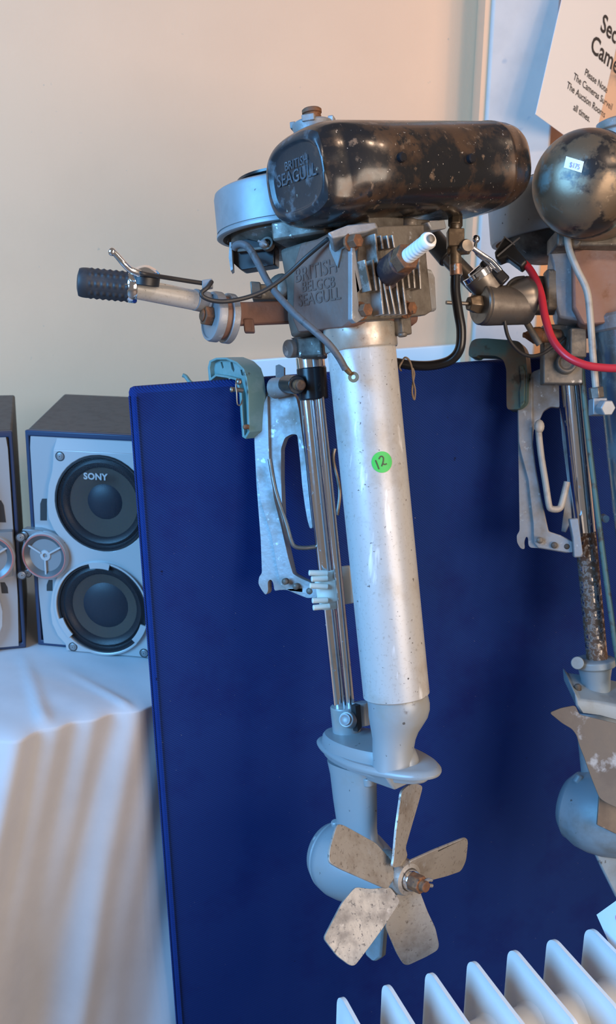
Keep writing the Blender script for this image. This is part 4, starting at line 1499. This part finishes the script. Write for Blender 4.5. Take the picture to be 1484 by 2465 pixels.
# bracket
b20 = P(1300, 1100, 1.505)
bn2 = V(-.25, .02, -.97).normalized()
o2 = [(218, 440), (260, 320), (335, 150), (410, 120), (545, 165), (552, 430), (480, 422), (425, 455), (392, 530), (392, 560), (345, 600), (338, 720), (362, 900), (402, 1120), (442, 1300), (466, 1410), (560, 1440), (655, 1490), (664, 1575),
      (600, 1580), (380, 1542), (322, 1540), (305, 1520), (303, 1460), (287, 1450), (272, 1490), (276, 1552), (246, 1548), (216, 1500), (212, 1440), (236, 1408), (230, 1000)]
br2 = B().plate(poly(rnd([c4(*p) for p in o2], 5, 2), b20, bn2), -bn2 * .014).build('mounting_bracket', ALU, M2, bevel=.0015)
rb = [(218, 440), (260, 320), (335, 180), (340, 720), (362, 900), (402, 1120), (442, 1300), (466, 1410), (560, 1440), (655, 1490), (664, 1575), (600, 1580), (380, 1542), (345, 1500), (340, 1350), (300, 1000), (245, 800), (225, 700)]
B().plate(poly([c4(*p) for p in rb], b20 + bn2 * .006, bn2), -bn2 * .010).build('bracket_rib', ALU, br2, bevel=.002)
for p in ((395, 1480), (510, 1520), (610, 1530)):
    x_, y_ = c4(*p)
    capp(x_, y_, 1.487, pr(8, 1.49), bn2, .006).build('rivet', ALU_DIRTY, br2)
b = B().tube([P(*c4(390, 560), 1.49), P(*c4(385, 600), 1.49), P(*c4(405, 800), 1.488), P(*c4(440, 1020), 1.486), P(*c4(468, 1200), 1.485), P(*c4(490, 1232), 1.485), P(*c4(545, 1232), 1.486), P(*c4(570, 1190), 1.488), P(*c4(612, 1020), 1.49)], pr(8, 1.49), 12, 5)
b.ell(P(*c4(392, 580), 1.487), V(.008, 0, 0), V(0, .011, 0), V(0, 0, .006), 14, 10)
b.build('friction_rod', PALEPIPE, br2)
q = poly([c4(*p) for p in ((552, 430), (600, 640), (642, 1000), (650, 1310), (600, 1420), (565, 1410), (585, 1240), (612, 1000), (575, 700))], P(*c4(600, 900), 1.525), V(-.1, 0, -1).normalized())
B().plate(q, V(.004, 0, .012)).build('far_bracket_arm', ALU, M2, bevel=.001)
q = poly([c4(*p) for p in ((628, 1310), (700, 1305), (738, 1590), (722, 1615), (665, 1618), (655, 1460))], P(*c4(680, 1450), 1.472), V(-.3, 0, -1).normalized())
B().plate(q, V(.006, 0, .03)).build('tube_clamp', ALU, M2, bevel=.002)
# tubes
z0_, z1_ = 1.50, 1.545
b = B().cyl(P(1374, 900, z0_), P(1410, 1280, 1.525), pr(25, z0_), pr(25, 1.525), 40)
dt = b.build('drive_tube', CHROME, M2)
B().cyl(P(1410, 1280, 1.525), P(1439, 1590, z1_), pr(25.2, 1.525), pr(25, z1_), 40).build('rusted_length', CHROME_RUST, dt)
b = B().tube([P(1394, 800, 1.46), P(1399, 850, 1.46), P(1411, 996, 1.465), P(1439, 1230, 1.475), P(1478, 1520, 1.49), P(1500, 1660, 1.50)], pr(7, 1.47), 12, 4)
b.build('water_pipe', COPPERPIPE, M2)
b = B().tube([P(1366, 560, 1.36), P(1371, 600, 1.355), P(1390, 648, 1.35), P(1414, 700, 1.345), P(1422, 765, 1.345), P(1428, 850, 1.35), P(1436, 940, 1.355)], pr(8.5, 1.35), 12, 5)
b.build('fuel_pipe', PALEPIPE, M2)
b = B().hexa(P(1435, 932, 1.355), P(1438, 958, 1.357), pr(18, 1.355))
b.build('pipe_nut', NICKEL, M2, bevel=.001)
b = B().box(P(1440, 980, 1.36), RGT * pr(17, 1.36), UPV * pr(20, 1.36), FWD * .012)
b.hexa(P(1452, 981, 1.345), P(1466, 982, 1.33), pr(20, 1.34))
b.build('pipe_elbow', ALU_BRIGHT, M2, bevel=.0015)
e0_, e1x = P(1519, 785, 1.42), P(1600, 1560, 1.47)
xa2 = (e1x - e0_).normalized()
b = B().cyl(e0_, e1x, pr(86, 1.42), pr(84, 1.47), 56)
ext2 = b.build('exhaust_tube', mat('chromed_exhaust', (.30, .40, .45), .2, .85, [((.12, .16, .17), 14, .5, .72, 7, .5, .3)]), M2)
B().lathe(e0_, xa2, [(-.022, pr(88, 1.42)), (-.018, pr(94, 1.42)), (.0, pr(94, 1.42)), (.003, pr(88, 1.42))], 56).build('exhaust_flange', ALU, ext2)
b = B().cyl(P(1452, 1245, 1.49), P(1460, 1250, 1.48), pr(9, 1.48), None, 12)
b.build('strap_screw', ALU, ext2)
# lower unit
z = 1.545
b = B().lathe(P(1432, 1588, z), -UM, [(-.002, pr(44, z)), (0, pr(49, z)), (.010, pr(49, z)), (.013, pr(40, z)), (.030, pr(35, z)), (.058, pr(32, z)), (.070, pr(34, z))], 40)
b.cyl(P(1391, 1596, z - .03), P(1391, 1596, z + .03), pr(15, z), None, 20)
sk = b.build('tube_socket', GREYP2, M2, bevel=.001)
b = B().lathe(P(1392, 1657, 1.53), UM, [(-.01, pr(8, 1.53)), (.004, pr(9, 1.53)), (.007, pr(5, 1.53)), (.0072, .0004)], 14)
b.build('plate_bolt', ALU_DIRTY, M2)
q = poly([(1385, 1668), (1388, 1700), (1398, 1716), (1440, 1722), (1560, 1755), (1560, 1712), (1450, 1690), (1396, 1683)], P(1430, 1700, 1.50), V(0, .15, -1).normalized())
B().plate(q, V(0, .03, .075)).build('cavitation_plate', GREYP2, M2, bevel=.003)
bl2 = [c5(*p) for p in ((80, 610), (180, 570), (300, 548), (330, 625), (640, 700), (900, 760), (900, 1480), (640, 1402), (560, 1365), (500, 1325), (430, 1150), (370, 980), (330, 880), (310, 800), (270, 745), (190, 700))]
cb_ = P(1440, 1800, 1.44)
nb = V(-.18, .12, -1).normalized()
prop2 = thing('propeller', '', '', P(1560, 1800, 1.44))
for k in ('label', 'category'):
    del prop2[k]
prop2.parent = M2
prop2.location = P(1560, 1800, 1.44) - ORG[M2.name]
# curved blade sheet
q = poly(rnd(bl2, 8), cb_, nb)
B().plate(q, -nb * .004).build('blade', BRONZE, prop2, bevel=.001)
q = poly([(1443, 1918), (1438, 1986), (1484, 2008), (1600, 2040), (1600, 1900)], P(1480, 1960, 1.455), V(.2, 0, -1).normalized())
B().plate(q, V(0, 0, .004)).build('blade', BRONZE, prop2, bevel=.001)
B().lathe(P(1600, 1860, 1.44), A2, [(-.05, .026), (0, .026), (.004, .02), (.02, .018), (.0205, .001)], 28).build('hub', BRONZE, prop2)
G2 = P(1440, 1955, 1.545)
b = B().lathe(G2, V(.75, -.12, -.64).normalized(), [(-.064, .002), (-.061, .022), (-.053, .042), (-.041, .055), (-.039, .0555), (-.0375, .0555), (-.02, .063), (.0, .0655), (.025, .064), (.05, .058), (.08, .048), (.11, .04), (.111, .01)], 56)
gc2 = b.build('gear_case', GREYP2, M2)
rings = []
for y, xl0, xr0 in ((1715, 1384, 1530), (1800, 1394, 1530), (1860, 1400, 1535), (1920, 1398, 1550)):
    c = P((xl0 + xr0) / 2, y, 1.56)
    hw = pr((xr0 - xl0) / 2, 1.56)
    rings.append([c + RGT * hw * cos(2 * pi * j / 32) + FWD * hw * .45 * sin(2 * pi * j / 32) for j in range(32)])
B().loft(rings).build('leg_casting', GREYP2, M2)
b = B().cyl(P(1388, 1884, 1.535), P(1398, 1866, 1.535), pr(11, 1.53), pr(9, 1.53), 14)
b.build('case_screw', GREYP2, gc2, bevel=.002)
q = poly([(1420, 2000), (1424, 2041), (1436, 2062), (1452, 2096), (1484, 2160), (1520, 2210), (1560, 2200), (1560, 2000)], P(1480, 2080, 1.53), V(.1, 0, -1).normalized())
B().plate(q, V(0, 0, .012)).build('skeg', GREYP2, M2, bevel=.003)

# ------------------------------------------------------------------ oil radiator
RR = Vector((.3345, .128, 0)).normalized()              # along the row of fins
RD = Vector((RR.y, -RR.x, 0))                           # from the back of a fin towards the viewer
r0_ = Vector((.0465, .964, 0))
FD, FH, ZT = .155, .53, .600
NF = 9
rad_ = thing('oil_radiator', 'white oil filled radiator with upright fins in the bottom right corner', 'radiator', r0_ + RR * (.0597 * 4) + RD * (FD / 2))


def fin_outline(inset, rad):
    pts = []
    for cx_, cz_, a0_ in ((FD - inset - rad, ZT - inset - rad, 0), (inset + rad, ZT - inset - rad, 90), (inset + rad, ZT - FH + inset + rad, 180), (FD - inset - rad, ZT - FH + inset + rad, 270)):
        for k in range(9):
            a = radians(a0_ + 90 * k / 8)
            pts.append((cx_ + rad * cos(a), cz_ + rad * sin(a)))
    return pts


def fin_mesh(o):
    b = B()
    lay = [(.0, -.0022), (.0, .0022)]
    rim = fin_outline(0, .022)
    step = fin_outline(.007, .018)
    mid = fin_outline(.022, .030)
    core = fin_outline(.055, .022)
    W = lambda pts, w: [o + RD * p[0] + Vector((0, 0, p[1])) + RR * w for p in pts]
    b.loft([W(core, -.0135), W(mid, -.0042), W(step, -.0012), W(rim, -.0024), W(rim, .0024), W(step, .0012), W(mid, .0042), W(core, .0135)])
    return b


for i in range(NF):
    fin_mesh(r0_ + RR * (.0597 * i)).build('radiator_fin', RADM, rad_, sharp=50)
for zz in (ZT - .075, ZT - FH + .075):
    for i in range(NF - 1):
        o_ = r0_ + RR * (.0597 * i) + RD * (FD / 2) + Vector((0, 0, zz))
        B().lathe(o_, RR, [(.004, .046), (.014, .038), (.0285, .036), (.0293, .0352), (.0305, .0352), (.0313, .036), (.046, .038), (.0557, .046)], 40, cap0=False, cap1=False).build('oil_tube', RADM, rad_)
for i in (1, 7):
    o_ = r0_ + RR * (.0597 * i) + RD * (FD / 2)
    b = B().box(o_ + Vector((0, 0, .055)), RD * .13, RR * .012, Vector((0, 0, .012)))
    for s in (-.11, .11):
        b.lathe(o_ + RD * s + Vector((0, 0, .022)) - RR * .012, RR, [(0, .021), (.024, .021)], 20)
    b.build('castor_foot', PLASTIC, rad_)

# card tucked between two fins at the far end
k0 = r0_ + RR * (.0597 * 6 + .0165)
q0 = onp(1437, 2202, k0, RR)
w1 = (onp(1490, 2164, k0, RR) - q0).normalized()
w2 = RR.cross(w1).normalized()
if w2.z > 0:
    w2 = -w2
lf = thing('white_card', 'white card with a pink spot tucked between two radiator fins', 'card', q0)
B().plate([q0, q0 + w1 * .15, q0 + w1 * .15 + w2 * .052, q0 + w2 * .052], RR * .0006).build('sheet', CARD, lf)
dc = onp(1490, 2213, k0, RR) - RR * .0003
B().lathe(dc, -RR, [(0, .006), (.0002, .0058), (.0003, .0003)], 20).build('printed_spot', PINK, lf)
